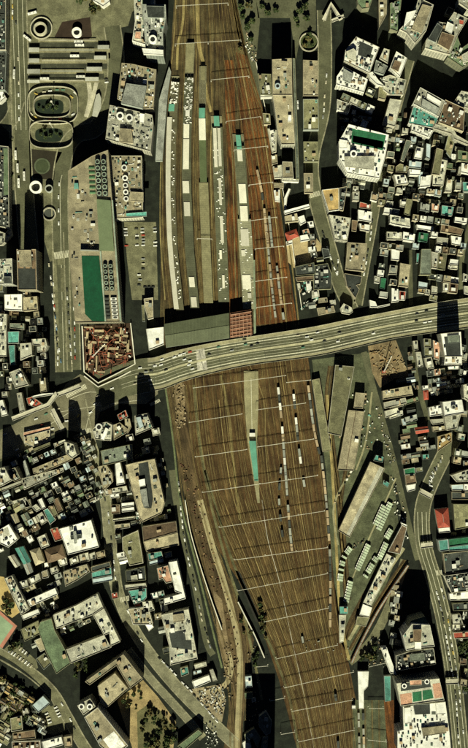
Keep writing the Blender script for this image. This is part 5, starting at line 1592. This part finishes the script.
# department store roof: green court, raised sheet roof, cooling towers
def roof_part(t, name, h, pts, z0, z1, m, rim=False):
    c = t.location; wp = ccw([W(x, y, z1)[:2] for x, y in pts]); b = MB(); b.prism([(p[0] - c.x, p[1] - c.y) for p in wp], z0, z1); return b.build(name, m, t)
ds = [o for o in bpy.data.objects if o.get('label', '').startswith('big department store')][0]
MGREEN = mat('court_deep_green', (.003, .056, .022), .8, .35, .5, .08, vary=0)
roof_part(ds, 'roof_court', 40, [(81.5, 256), (99, 256), (105, 321), (92, 321), (85, 314)], 40, 40.5, MGREEN)
roof_part(ds, 'court_fence', 40, [(80, 249.5), (98.5, 250), (98.6, 251), (80, 250.5)], 40, 45.5, M_UNITG)
roof_part(ds, 'raised_roof', 40, [(96.5, 199), (110.5, 200.5), (114, 251), (99.5, 250.5)], 40, 43, mat('green_grey_sheet2', (.13, .165, .085), .8, .2, .3, vary=0))
roof_part(ds, 'roof_edge', 40, [(111.5, 200), (112.8, 200), (121.4, 321), (119.6, 321)], 40, 42.4, mat('pale_green_edge', (.30, .36, .27)))
roof_part(ds, 'roof_edge', 40, [(99.6, 251), (101, 251), (106, 321), (104.6, 321)], 40, 42.4, mat('pale_green_edge', (.30, .36, .27)))
ct = MB(); ct.box(0, 0, 0, 1, 1, .8); ct.cyl(0, 0, .8, .42, .3, 16, 1); ct.ring(0, 0, .8, .3, .44, .45, 16, 2)
CTM = ct.mesh('cooling_tower', [M_UNITD, M_BLACK, mat('tower_grey_green', (.24, .30, .22))])
pr = MB(); pr.box(0, 0, 0, 1, .35, .8); pr.box(0, .4, 0, 1, .12, .5)
PRM = pr.mesh('pipe_rack', [mat('pipe_green', (.09, .19, .09))])
for i in range(6):
    for j in range(2):
        p = W(97.5 + j * 6 + i * .35, 162 + i * 6.3, 42); put('cooling_tower', CTM, ds, (p[0] - ds.location.x, p[1] - ds.location.y, 40.02), (6.2, 6.4, 4))
    p = W(91.5 + i * .2, 168 + i * 5, 41); put('pipe_rack', PRM, ds, (p[0] - ds.location.x, p[1] - ds.location.y, 40.02), (7, 4, 2))
for i in range(5):
    for j in range(2):
        p = W(105 + j * 5.4 + i * .4, 266 + i * 5.6, 42); put('cooling_tower', CTM, ds, (p[0] - ds.location.x, p[1] - ds.location.y, 40.02), (5, 5, 3))
for i in range(6):
    p = W(113.5 + i * .35, 299 + i * 3.7, 42); put('air_conditioner', PROTO['air_conditioner', 'white'], ds, (p[0] - ds.location.x, p[1] - ds.location.y, 40.02), (7, 3, 2.5))
    p = W(106.5 + i * .35, 299 + i * 3.7, 42); put('air_conditioner', PROTO['air_conditioner', 'dark'], ds, (p[0] - ds.location.x, p[1] - ds.location.y, 40.02), (5, 3, 2.5))
roof_part(ds, 'roof_pit_screen', 40, [(74, 183), (78, 183), (78.5, 189), (74, 189)], 40, 43, M_UNITE)

dl = [(v[0] - ds.location.x, v[1] - ds.location.y) for v in ccw([W(x, y, 40)[:2] for x, y in ((68, 171), (92, 156), (96, 158), (98, 250), (80, 250), (83, 322), (75, 322), (69, 251))])]
BOXES[ds.name] = [[(W(x, y, 40)[0] - ds.location.x, W(x, y, 40)[1] - ds.location.y) for x, y in q_] for q_ in (((88, 160), (114, 158), (114, 204), (88, 204)), ((79, 248), (100, 248), (106, 322), (84, 322)), ((73, 181), (79, 181), (79, 191), (73, 191)))]
clutter(ds, dl, inset(dl, 1), 40, 1500, 1.0, 't')
# ------------------------------------------------------------------ construction pit
sheet('construction_pit', [(82, 326), (130, 323), (134, 363), (98, 382), (84, 372)], .06, mat('pit_earth', (.05, .03, .017), 1, .6, .8, vary=0))
wall_thing('site_wall', 'tan hoarding around the steel-filled construction pit', [(82, 326), (84, 372), (98, 383), (116, 374), (135, 364), (130.5, 323)], 3.2, .5, mat('hoarding_tan', (.36, .29, .16)), sm=False)
wall_thing('site_wall', 'outer tan kerb wall under the construction pit', [(84, 376), (98, 387), (118, 378), (137, 368)], 2.2, .5, mat('hoarding_tan', (.36, .29, .16)), sm=False)
rr = random.Random(12); PIT = [(83.5, 327), (129, 324.5), (132.5, 362), (98, 380), (85.5, 371)]
MS = [mat('steel_red', (.26, .075, .04), .8, .4, .5), mat('steel_tan', (.36, .29, .17), .8, .4, .5), mat('steel_brown', (.12, .055, .03), .8, .4, .5), M_UNITW]
pc = W(108, 350)
fr = empty('steel_framework', (pc[0], pc[1], 0)); tag(fr, 'rusty red steel framework filling the construction pit', 'framework', at=(108, 350))
for nm, mt, n, z in (('girder', MS[2], 26, 2.5), ('girder', MS[0], 24, 4.5), ('scaffold_deck', MS[1], 26, 6), ('brace', MS[0], 30, 7)):
    k = 0
    while k < n:
        x, y = rr.uniform(83, 132), rr.uniform(324, 380)
        L = rr.uniform(3, 16); a = rr.choice((0, math.pi / 2)) + math.radians(-3) + rr.uniform(-.05, .05)
        if nm == 'brace': a += rr.uniform(-.9, .9); L = rr.uniform(3, 9)
        e = [(x + s_ * L / 2 * math.cos(a), y - s_ * L / 2 * math.sin(a)) for s_ in (-1, 1)]
        if not all(inside(q, PIT) for q in e): continue
        p, q = [Vector(W(*v, z)) for v in e]; p -= Vector((pc[0], pc[1], 0)); q -= Vector((pc[0], pc[1], 0)); w_ = {'girder': rr.uniform(.5, 1.1), 'scaffold_deck': rr.uniform(1.2, 3), 'brace': .5}[nm]
        b = MB(); b.bar(p, q, w_, 0, .5)
        if nm == 'girder': b.bar((p.x, p.y, 0), (p.x, p.y, z), .5); b.bar((q.x, q.y, 0), (q.x, q.y, z), .5)
        k += 1; b.build(nm, mt, fr)
b = MB(); k = 0
while k < 70:
    x, y = rr.uniform(83, 132), rr.uniform(324, 380)
    if not inside((x, y), PIT): continue
    p = W(x, y, 3); b.box(p[0] - pc[0], p[1] - pc[1], .06, rr.uniform(1, 3), rr.uniform(.8, 2.4), rr.uniform(.6, 3.5), rr.uniform(0, 3), rr.randrange(4)); k += 1
tag(b.build('building_materials', MS, None, (pc[0], pc[1], 0)), 'loose red and white building materials in the construction pit', 'materials', kind='stuff', at=(108, 350))
# crane: slewing base with lattice jib
def crane(x, y, x2, y2, label):
    p, q = Vector(W(x, y, 4)), Vector(W(x2, y2, 14)); t = empty('crane', (p.x, p.y, 0)); tag(t, label, 'crane', at=(x, y)); b = MB()
    b.box(0, 0, .6, 4.5, 3, 2.6); b.box(1.2, 1, 3.2, 1.6, 1.4, 1.2); b.build('cab', MS[0], t); b = MB(); b.box(0, 1.4, 0, 5, .8, .9); b.box(0, -1.4, 0, 5, .8, .9); b.build('crawler_track', M_BLACK, t)
    d = q - p; d = Vector((d.x, d.y, 11)); n = Vector((-d.y, d.x, 0)).normalized() * .5; b = MB(); a = Vector((0, 0, 3))
    for o_ in (n, -n, n + Vector((0, 0, 1)), -n + Vector((0, 0, 1))): b.bar(a + o_, a + d + o_ * .3, .22)
    for i in range(9): b.bar(a + d * i / 9 + n * (1 if i % 2 else -1), a + d * (i + 1) / 9 - n * (1 if i % 2 else -1), .16)
    b.build('jib', MS[3], t)
crane(92, 357, 105, 344, 'crawler crane with a white jib in the steel-filled pit')
crane(384, 372, 392, 356, 'small crane on the orange earth lot below the bridge')
# excavated lot below the bridge: heaps and timbers
b = MB(); LOT = [(370, 349), (396, 343), (405, 366), (396, 374), (382, 380), (374, 366)]; k = 0
while k < 90:
    x, y = rr.uniform(368, 408), rr.uniform(342, 382)
    if not inside((x, y), LOT): continue
    p = W(x, y); b.box(p[0], p[1], .03, rr.uniform(1, 5), rr.uniform(.6, 1.6), rr.uniform(.4, 1.8), rr.uniform(0, 3), rr.randrange(3), .7); k += 1
tag(b.build('timber_and_earth_heaps', [M_SOIL, MS[1], mat('timber', (.34, .22, .10))]), 'orange earth heaps and timbers on the lot below the bridge', 'heaps', kind='stuff', at=(385, 360))
# scrap yards and trackside litter
def litter(poly, n, mats_, label, name, seed, smax=2.4, zmax=1.8):
    q = random.Random(seed); b = MB(); k = 0; xs = [p[0] for p in poly]; yy = [p[1] for p in poly]
    while k < n:
        x, y = q.uniform(min(xs), max(xs)), q.uniform(min(yy), max(yy))
        if not inside((x, y), poly): continue
        p = W(x, y); b.box(p[0], p[1], .05, q.uniform(.6, smax), q.uniform(.5, smax * .7), q.uniform(.3, zmax), q.uniform(0, 3), q.randrange(len(mats_)), .85); k += 1
    tag(b.build(name, mats_), label, 'clutter', kind='stuff', at=cen(poly))
litter([(196, 692), (222, 684), (226, 700), (222, 716), (204, 706)], 150, [M_UNITW, M_UNITG, M_UNITD, M_UNITT], 'white and dark scrap strewn over the yard by the street fork', 'scrap_heap', 5, 3)
litter([(205, 722), (214, 722), (220, 745), (206, 748)], 50, [M_UNITW, M_UNITG, M_UNITD], 'dark and white scrap at the street fork tip', 'scrap_heap', 6, 3)
litter([(180, 462), (196, 470), (203, 500), (212, 545), (226, 590), (240, 640), (236, 650), (222, 610), (206, 570), (196, 535), (188, 500)], 120, [MS[2], MS[2], M_UNITT, MS[2], mat('timber', (.34, .22, .10)), M_SOILD, M_SOILD], 'sleepers, rubble and earth along the trackside building site', 'rubble', 7, 2.6, 1.6)
litter([(172, 384), (184, 384), (186, 425), (176, 430)], 90, [M_SOIL, MS[1], M_SOIL, M_UNITT], 'earth heaps and timber just under the bridge beside tracks', 'rubble', 8, 3)
litter([(224, 640), (232, 640), (240, 668), (232, 700), (224, 690)], 60, [M_SOIL, MS[1], M_SOIL, M_UNITT], 'orange earth heaps where the haul road bends', 'rubble', 9, 3)
litter([(247, 640), (254, 640), (262, 690), (256, 745), (250, 745)], 60, [M_UNITD, M_UNITT], 'dark rubble beside the southern curve', 'rubble', 19, 2)
litter([(248, 30), (256, 50), (258, 66), (252, 62), (244, 42)], 60, [M_UNITW, M_UNITD, M_UNITT], 'crates along the curved wall east of northern tracks', 'crates', 10, 2)
litter([(374, 392), (390, 440), (398, 470), (392, 470), (378, 420)], 45, [M_UNITW, M_UNITD, M_UNITT, M_UNITG], 'crates lining the lane beside the freight yard', 'crates', 13, 2.2)
litter([(352, 395), (366, 395), (378, 440), (368, 452), (362, 430)], 36, [M_UNITW, M_UNITD, M_UNITT, M_UNITE], 'crates on the forecourt of the freight yard', 'crates', 14, 3)
litter([(389, 470), (404, 500), (408, 540), (400, 540), (392, 505)], 60, [M_UNITW, M_UNITG, M_UNITT, M_UNITD], 'stacked goods along the freight yard\'s east side', 'crates', 15, 2.6)
litter([(366, 640), (380, 632), (388, 650), (384, 668), (368, 664)], 40, [M_UNITD, M_UNITT, M_UNITG], 'dark goods near the white leaning roof', 'crates', 16, 3)
litter([(304, 640), (350, 640), (350, 655), (306, 655)], 10, [M_UNITG], 'small trackside boxes in the lower yard', 'crates', 17)
litter([(300, 262), (316, 262), (318, 306), (300, 310)], 60, [M_UNITW, M_UNITD, M_UNITE, M_UNITT, M_UNITG], 'jumble of lean-tos beside the tracks above the bridge', 'lean_tos', 18, 5, 3.5)
litter([(352, 545), (366, 538), (364, 546), (354, 552)], 12, [M_UNITT, M_UNITD], 'dark pallets at the foot of the slanting warehouse', 'crates', 20, 3)
q = random.Random(33)   # crates standing at the long warehouses' doors
for pts in (((354, 466), (334, 504)), ((378, 478), (352, 528)), ((366, 392), (361, 446)), ((349, 388), (339, 440)), ((317, 380), (331, 445))):
    for x, y, a in along(pts, 5.2):
        if q.random() < .3: continue
        b = MB(); b.box(0, 0, 0, q.uniform(1.6, 3), q.uniform(1.4, 2.2), q.uniform(1.2, 2.4)); b.box(0, 0, 2.4, .8, .8, .2, 0)
        o = b.build('goods_crate', q.choice([M_UNITD, M_UNITD, M_UNITT, M_UNITW])); o.location = (x, y, .03); o.rotation_euler = (0, 0, a)
        tag(o, 'goods crate standing beside a long warehouse in the freight yard', 'crate', 'goods crates beside the warehouses')

# ------------------------------------------------------------------ infill of small houses where the photo shows crowded roofs
X.o = (0, 0); X.s = 1.0
for pts in ([(8, -20), (27, -20), (30, 190), (12, 190)], [(45, 250), (80, 250), (84, 400), (50, 400)], [(-10, 425), (80, 385), (110, 380), (110, 400), (-10, 470)],
            [(160, -20), (300, -20), (310, 400), (345, 640), (362, 790), (200, 790), (160, 400)], [(312, 350), (366, 350), (400, 480), (404, 540), (345, 665)],
            [(312, 150), (322, 190), (338, 250), (352, 312), (342, 312), (326, 260), (308, 200)], [(376, 100), (386, 100), (378, 180), (364, 300), (354, 300)],
            [(410, 500), (436, 500), (450, 620), (470, 760), (452, 760), (440, 650), (428, 580), (412, 540)], [(414, 345), (420, 345), (434, 430), (424, 430)],
            [(442, 440), (458, 440), (438, 498), (418, 492)], [(344, 0), (380, 25), (480, 70), (480, 98), (400, 60), (340, 30)], [(117, 700), (143, 680), (176, 722), (172, 760), (136, 760)],
            [(176, 470), (186, 470), (214, 655), (202, 655)], [(140, 640), (236, 735), (225, 750), (130, 655)], [(-10, 575), (20, 600), (18, 630), (0, 660), (-10, 660)], [(-10, 645), (30, 660), (60, 692), (90, 750), (70, 750), (50, 706), (-10, 664)]): KEEP.append(pts)
X.block = 'on the lot beside the southwest lane'
fill([(-4, 668), (30, 684), (38, 700), (30, 715), (12, 748), (-4, 748)], 32, 6, 5.5, (4, 7.5), 'tocyobg', 3, gable=.8, prob=.85)
X.block = 'in the southwest house rows'
fill([(8, 503), (35, 497), (62, 500), (60, 528), (45, 545), (20, 545), (10, 525)], -28, 6.4, 7.2, (6, 9), 'tcggcuwbdk', 4, gable=.5)
X.block = 'in the far west tenements'
fill([(-4, 462), (40, 452), (75, 440), (84, 462), (92, 500), (60, 498), (30, 482), (10, 500), (-4, 500)], -25, 6.6, 6.2, (6, 11), 'dkgcdgwubov', 5, gable=.3)
fill([(36, 490), (60, 468), (88, 468), (100, 510), (90, 518), (62, 525)], -27, 6.5, 6.5, (6, 10), 'dcggukov', 6, gable=.3, prob=.75)
X.block = 'in the west block under the tower'
fill([(-4, 300), (45, 300), (48, 380), (20, 400), (-4, 410)], -5, 7, 7, (8, 16), 'dcgtkb', 7, gable=.1, prob=.6)
X.block = 'on the western rise of the school'
fill([(0, 590), (60, 560), (90, 570), (70, 600), (30, 612)], -24, 7, 6, (5, 8), 'cgtod', 8, gable=.5, prob=.6)
X.block = 'in the eastern tenement rows'
fill([(392, 378), (424, 372), (432, 420), (452, 430), (436, 452), (415, 492), (404, 492)], -9, 9.5, 5.0, (5, 8.5), 'ctgugwvokdbt', 9, gable=.45, prob=.97)
X.block = 'between market street and the lanes'
fill([(380, 150), (398, 150), (412, 200), (410, 245), (406, 300), (372, 304), (376, 230)], 8, 8, 7, (8, 15), 'cgudogkkovdwg', 10, gable=.1, prob=.9)
fill([(396, 120), (468, 128), (468, 230), (462, 300), (412, 304), (412, 200)], 8, 7.5, 7, (8, 15), 'cgtdugkkowbdvg', 11, gable=.1, prob=.9)
X.block = 'behind the forked street buildings'
fill([(346, 186), (372, 186), (366, 250), (360, 300), (346, 304), (350, 250)], 5, 7.5, 7, (8, 15), 'cgtwd', 12, gable=.1, prob=.9)
X.block = 'in the northern shopping block'
fill([(336, 66), (384, 66), (390, 100), (380, 130), (338, 128)], 25, 9, 8, (9, 17), 'cgwtdkod', 13, gable=.05, prob=.9)
fill([(318, 22), (352, 0), (378, 0), (398, 60), (340, 40)], 25, 9, 8, (8, 14), 'dgk', 14, gable=.05, prob=.6)
X.block = 'near the northeast corner'
fill([(440, 0), (468, 0), (468, 50), (440, 40)], 25, 9, 8, (9, 17), 'cgwtd', 15, gable=.05, prob=.7)
fill([(388, 0), (424, 0), (412, 14), (388, 14)], 25, 9, 8, (9, 17), 'cgwtd', 16, gable=.05, prob=.7)
X.block = 'beside the tracks above the bridge'
fill([(296, 205), (318, 215), (332, 262), (345, 308), (300, 316), (294, 262)], -8, 7, 6.2, (4, 7.5), 'dcgtobkdw', 17, gable=.4, prob=.85)
X.block = 'east of the curving street'
fill([(446, 495), (468, 495), (468, 748), (464, 748), (452, 620), (440, 560)], 8, 8, 7, (6, 11), 'cgtdob', 18, gable=.4, prob=.7)
X.block = 'right of the lone round tank roof'
fill([(450, 330), (470, 330), (470, 500), (452, 500), (440, 480)], 10, 8, 8, (9, 15), 'cgtdk', 19, gable=.1, prob=.7)
X.block = 'along the lane below the bridge'
fill([(408, 340), (440, 336), (442, 378), (416, 385)], -8, 7, 7, (5, 9), 'cgtodp', 20, gable=.3, prob=.9)
X.block = 'between the shopping lane and courtyards'
fill([(88, 462), (126, 455), (142, 600), (150, 650), (128, 610), (112, 540), (98, 480)], -12, 8, 6.2, (6, 12), 'cgtwdk', 21, gable=.2, prob=.9)
X.block = 'beneath the western crossroads towers'
fill([(92, 425), (160, 420), (170, 455), (140, 460), (100, 465)], -12, 9, 8, (7, 12), 'dcgtk', 22, gable=.1, prob=.7)
X.block = 'on the street side of the tall tan building'
fill([(150, 560), (170, 550), (206, 640), (214, 690), (196, 700), (168, 672), (150, 620)], -13, 7, 7, (5, 10), 'cgtwd', 23, gable=.3, prob=.6)
X.block = 'around the southern curve'
fill([(240, 672), (262, 690), (278, 720), (276, 748), (240, 748)], 10, 7, 7, (5, 9), 'dkgd', 24, gable=.3, prob=.7)
X.block = 'west of the southeast complex'
fill([(388, 590), (402, 570), (404, 640), (394, 700), (388, 650)], 10, 6, 6, (4, 7), 'dgct', 25, gable=.3, prob=.8)

OUT = (('in the southwest lanes', [(-4, 455), (40, 440), (90, 430), (104, 480), (116, 560), (126, 610), (90, 565), (20, 575), (-4, 560)], -26, 80, 51),
 ('around the lower left school', [(30, 600), (60, 600), (110, 610), (120, 640), (100, 700), (60, 690), (30, 655)], -24, 16, 52),
 ('beside the bottom left lane', [(-4, 665), (30, 684), (40, 712), (70, 748), (-4, 748)], 32, 40, 53),
 ('in the northeast lanes', [(338, 100), (380, 110), (468, 120), (468, 298), (350, 305), (338, 240)], 8, 75, 54),
 ('under the eastern tower', [(408, 345), (468, 345), (468, 500), (446, 500), (404, 492)], -9, 36, 55),
 ('near the curving street', [(444, 500), (468, 500), (468, 748)], 8, 18, 56),
 ('behind the station street', [(128, 455), (160, 440), (172, 470), (206, 640), (214, 690), (150, 640), (104, 470)], -12, 26, 57),
 ('on the west block', [(-4, 300), (48, 300), (52, 400), (-4, 430)], 5, 20, 58))
for blk, poly, ang, cap, sd_ in OUT:
    X.block = blk; fill(poly, ang, 4.6, 4.3, (3, 5.5), 'dcggdokbkvtuwgd', sd_, gable=.45, prob=.85, small=True, cap=cap * 3 // 2 if cap > 99 else cap)

# ------------------------------------------------------------------ trees: trunk, limbs and leaf clumps
def tree_meshes(seed, R, H):
    q = random.Random(seed); b = MB(); b.cyl(0, 0, 0, .32, H * .5, 8, 0, .2)
    for i in range(5):
        a = i * 1.26 + q.uniform(-.3, .3); b.bar((0, 0, H * .35), (R * .55 * math.cos(a), R * .55 * math.sin(a), H * .7), .2)
    tr = b.mesh('trunk', M_BARK); b = MB()
    cl = [(q.gauss(0, R * .42), q.gauss(0, R * .42), H * q.uniform(.5, .9), q.uniform(.3, .5) * R) for _ in range(12)]
    for x, y, z, r_ in cl:
        for _ in range(42):
            d = Vector((q.gauss(0, 1), q.gauss(0, 1), q.gauss(0, .8))).normalized() * r_ * q.uniform(.5, 1.05); p = Vector((x, y, z)) + d
            s_ = q.uniform(.35, .85); u = Vector((q.gauss(0, 1), q.gauss(0, 1), q.gauss(0, .5))).normalized(); v = u.cross(Vector((q.gauss(0, 1), q.gauss(0, 1), q.gauss(0, 1)))).normalized()
            b.face([p - u * s_ - v * s_, p + u * s_ - v * s_ * .7, p + u * s_ * .8 + v * s_, p - u * s_ + v * s_ * .8], 0 if q.random() < .6 else 1)
    return tr, b
TP = []
for s_ in range(5):
    tr, b = tree_meshes(s_, 3.4, 8)
    TP.append((tr, b.mesh('crown', [M_LEAF[0], M_LEAF[1]]), b.mesh('crown', [M_LEAF[1], M_LEAF[2]])))
def trees(pts, where, seed, dry=0, sc=(.6, 1.1)):
    q = random.Random(seed)
    for x, y in pts:
        p = W(x, y); k = q.uniform(*sc); k0 = q.randrange(5); t = empty('tree', (p[0], p[1], 0), q.uniform(0, 6)); t.scale = (k, k, k)
        d = q.random() < dry
        tag(t, ('dry brown' if d else 'dark green') + ' tree ' + where, 'tree', 'trees ' + where); put('trunk', TP[k0][0], t, (0, 0, 0)); put('crown', TP[k0][2 if d else 1], t, (0, 0, 0))
def scatter(poly, n, seed, mind=3.0):
    q = random.Random(seed); out = []; xs = [p[0] for p in poly]; yy = [p[1] for p in poly]
    for _ in range(4000):
        if len(out) >= n: break
        x, y = q.uniform(min(xs), max(xs)), q.uniform(min(yy), max(yy))
        if inside((x, y), poly) and all((x - a) ** 2 + (y - c) ** 2 > mind ** 2 for a, c in out): out.append((x, y))
    return out
trees(scatter([(138, 712), (150, 704), (165, 715), (176, 728), (172, 750), (138, 750)], 26, 2), 'in the park at the bottom', 1, .5)
trees([(124, 700), (128, 697), (131, 703), (134, 694), (139, 690), (141, 697), (128, 706), (136, 708)], 'on the yellow park soil', 2, .3, (.4, .8))
trees([(7, 600), (5, 606), (9, 611), (12, 605), (14, 645), (18, 642), (11, 648)], 'beside the playground', 3, .2, (.7, 1.2))
trees([(39, 108), (43, 110), (47, 107), (53, 110), (57, 108), (50, 104)], 'in the upper plaza oval', 4, 0, (.4, .7))
trees([(41, 135), (46, 138), (51, 136), (56, 134), (60, 137), (45, 131)], 'in the lower plaza oval', 5, 0, (.4, .7))
trees(scatter([(459, 640), (468, 640), (468, 690), (462, 690)], 9, 7), 'east of the southeast road', 6, .2, (.8, 1.3))
trees([(366, 655), (370, 656), (374, 655), (374, 646), (362, 658)], 'beside the white stepped roof', 7, .3, (.8, 1.3))
trees([(7.5, 20), (7, 44), (7.5, 62), (7, 80), (7.5, 100), (11, 140), (11, 160), (12, 176)], 'on the northwest avenue pavement', 8, .3, (.4, .6))
trees(scatter([(78, -2), (110, -2), (108, 12), (84, 14)], 10, 9), 'in the northern plaza garden', 9, .7, (.6, 1))
trees(scatter([(2, 672), (34, 690), (30, 712), (4, 742)], 40, 10, 2.4), 'among the southwest houses', 10, .5, (.6, 1.1))
trees([(144, 10), (144, 24), (147, 30), (143, 17)], 'in the round roof garden street', 11, .3, (.5, .8))
trees([(240, 8), (243, 18), (247, 28), (251, 40), (248, 6), (252, 22), (262, 8), (268, 14), (276, 11), (300, 12), (306, 20), (304, 8)], 'on the northern forecourt', 22, .3, (.7, 1.1))
trees([(308, 40), (312, 46), (305, 46), (310, 36), (240, 50), (296, 20), (298, 26)], 'around the east ramps', 12, .3, (.6, 1))
trees(scatter([(236, 610), (240, 605), (262, 660), (256, 668)], 7, 13), 'beside the dark cutting', 13, .3, (.5, .8))
trees(scatter([(258, 600), (262, 606), (270, 640), (264, 640)], 8, 14), 'on the verge by the cutting', 14, .4, (.5, .8))
trees(scatter([(72, 655), (86, 650), (90, 668), (76, 678)], 9, 16), 'in the school yard', 16, .4, (.7, 1.1))
trees(scatter([(440, 30), (446, 36), (436, 34)], 2, 17), 'on the roof garden street', 17, .2)

# ------------------------------------------------------------------ every label singles out one thing
ORD = 'zeroth first second third fourth fifth sixth seventh eighth ninth tenth eleventh twelfth thirteenth fourteenth fifteenth sixteenth seventeenth eighteenth nineteenth twentieth'.split()
TENS = {20: 'twenty', 30: 'thirty', 40: 'forty', 50: 'fifty', 60: 'sixty', 70: 'seventy'}
def ordinal(n): return ORD[n] if n <= 20 else (TENS[n // 10 * 10] + '-' + ORD[n % 10]) if n % 10 else TENS[n // 10 * 10][:-1] + 'ieth'
groups = {}
for t in THINGS: groups.setdefault(t[1], []).append(t)
for lb, ts in groups.items():
    if len(ts) == 1: continue
    xs = [t[2][0] for t in ts]; yy = [t[2][1] for t in ts]
    hor = (max(xs) - min(xs)) > (max(yy) - min(yy)) and not lb.startswith(('white overhead',))
    ts.sort(key=lambda t: t[2][0] if hor else t[2][1])
    for i, t in enumerate(ts):
        n = len(ts); a, z_ = ('left', 'right') if hor else ('top', 'bottom')
        if n == 2: e = ('on the left', 'on the right')[i] if hor else ('the upper one', 'the lower one')[i]
        elif i == 0: e = 'leftmost' if hor else 'topmost'
        elif i == n - 1: e = 'rightmost' if hor else 'lowest'
        elif i < n / 2: e = ordinal(i + 1) + ' from the ' + a
        else: e = ordinal(n - i) + ' from the ' + z_
        t[0]['label'] = lb + ', ' + e
for t in THINGS:
    w = t[0]['label'].split()
    if len(w) > 16: t[0]['label'] = ' '.join(x for x in w if x not in ('the', 'a'))
lens = [len(t[0]['label'].split()) for t in THINGS]
labs = [t[0]['label'] for t in THINGS]
print('THINGS', len(THINGS), 'objects', len(bpy.data.objects), 'cars', NCAR, 'long labels', [l for l in labs if len(l.split()) > 16][:5], 'dups', len(labs) - len(set(labs)))
import collections
print('CATS', collections.Counter(t[0]['category'] for t in THINGS).most_common(20))
print('NAMES', collections.Counter(t[0].name.split('.')[0] for t in THINGS).most_common(12))
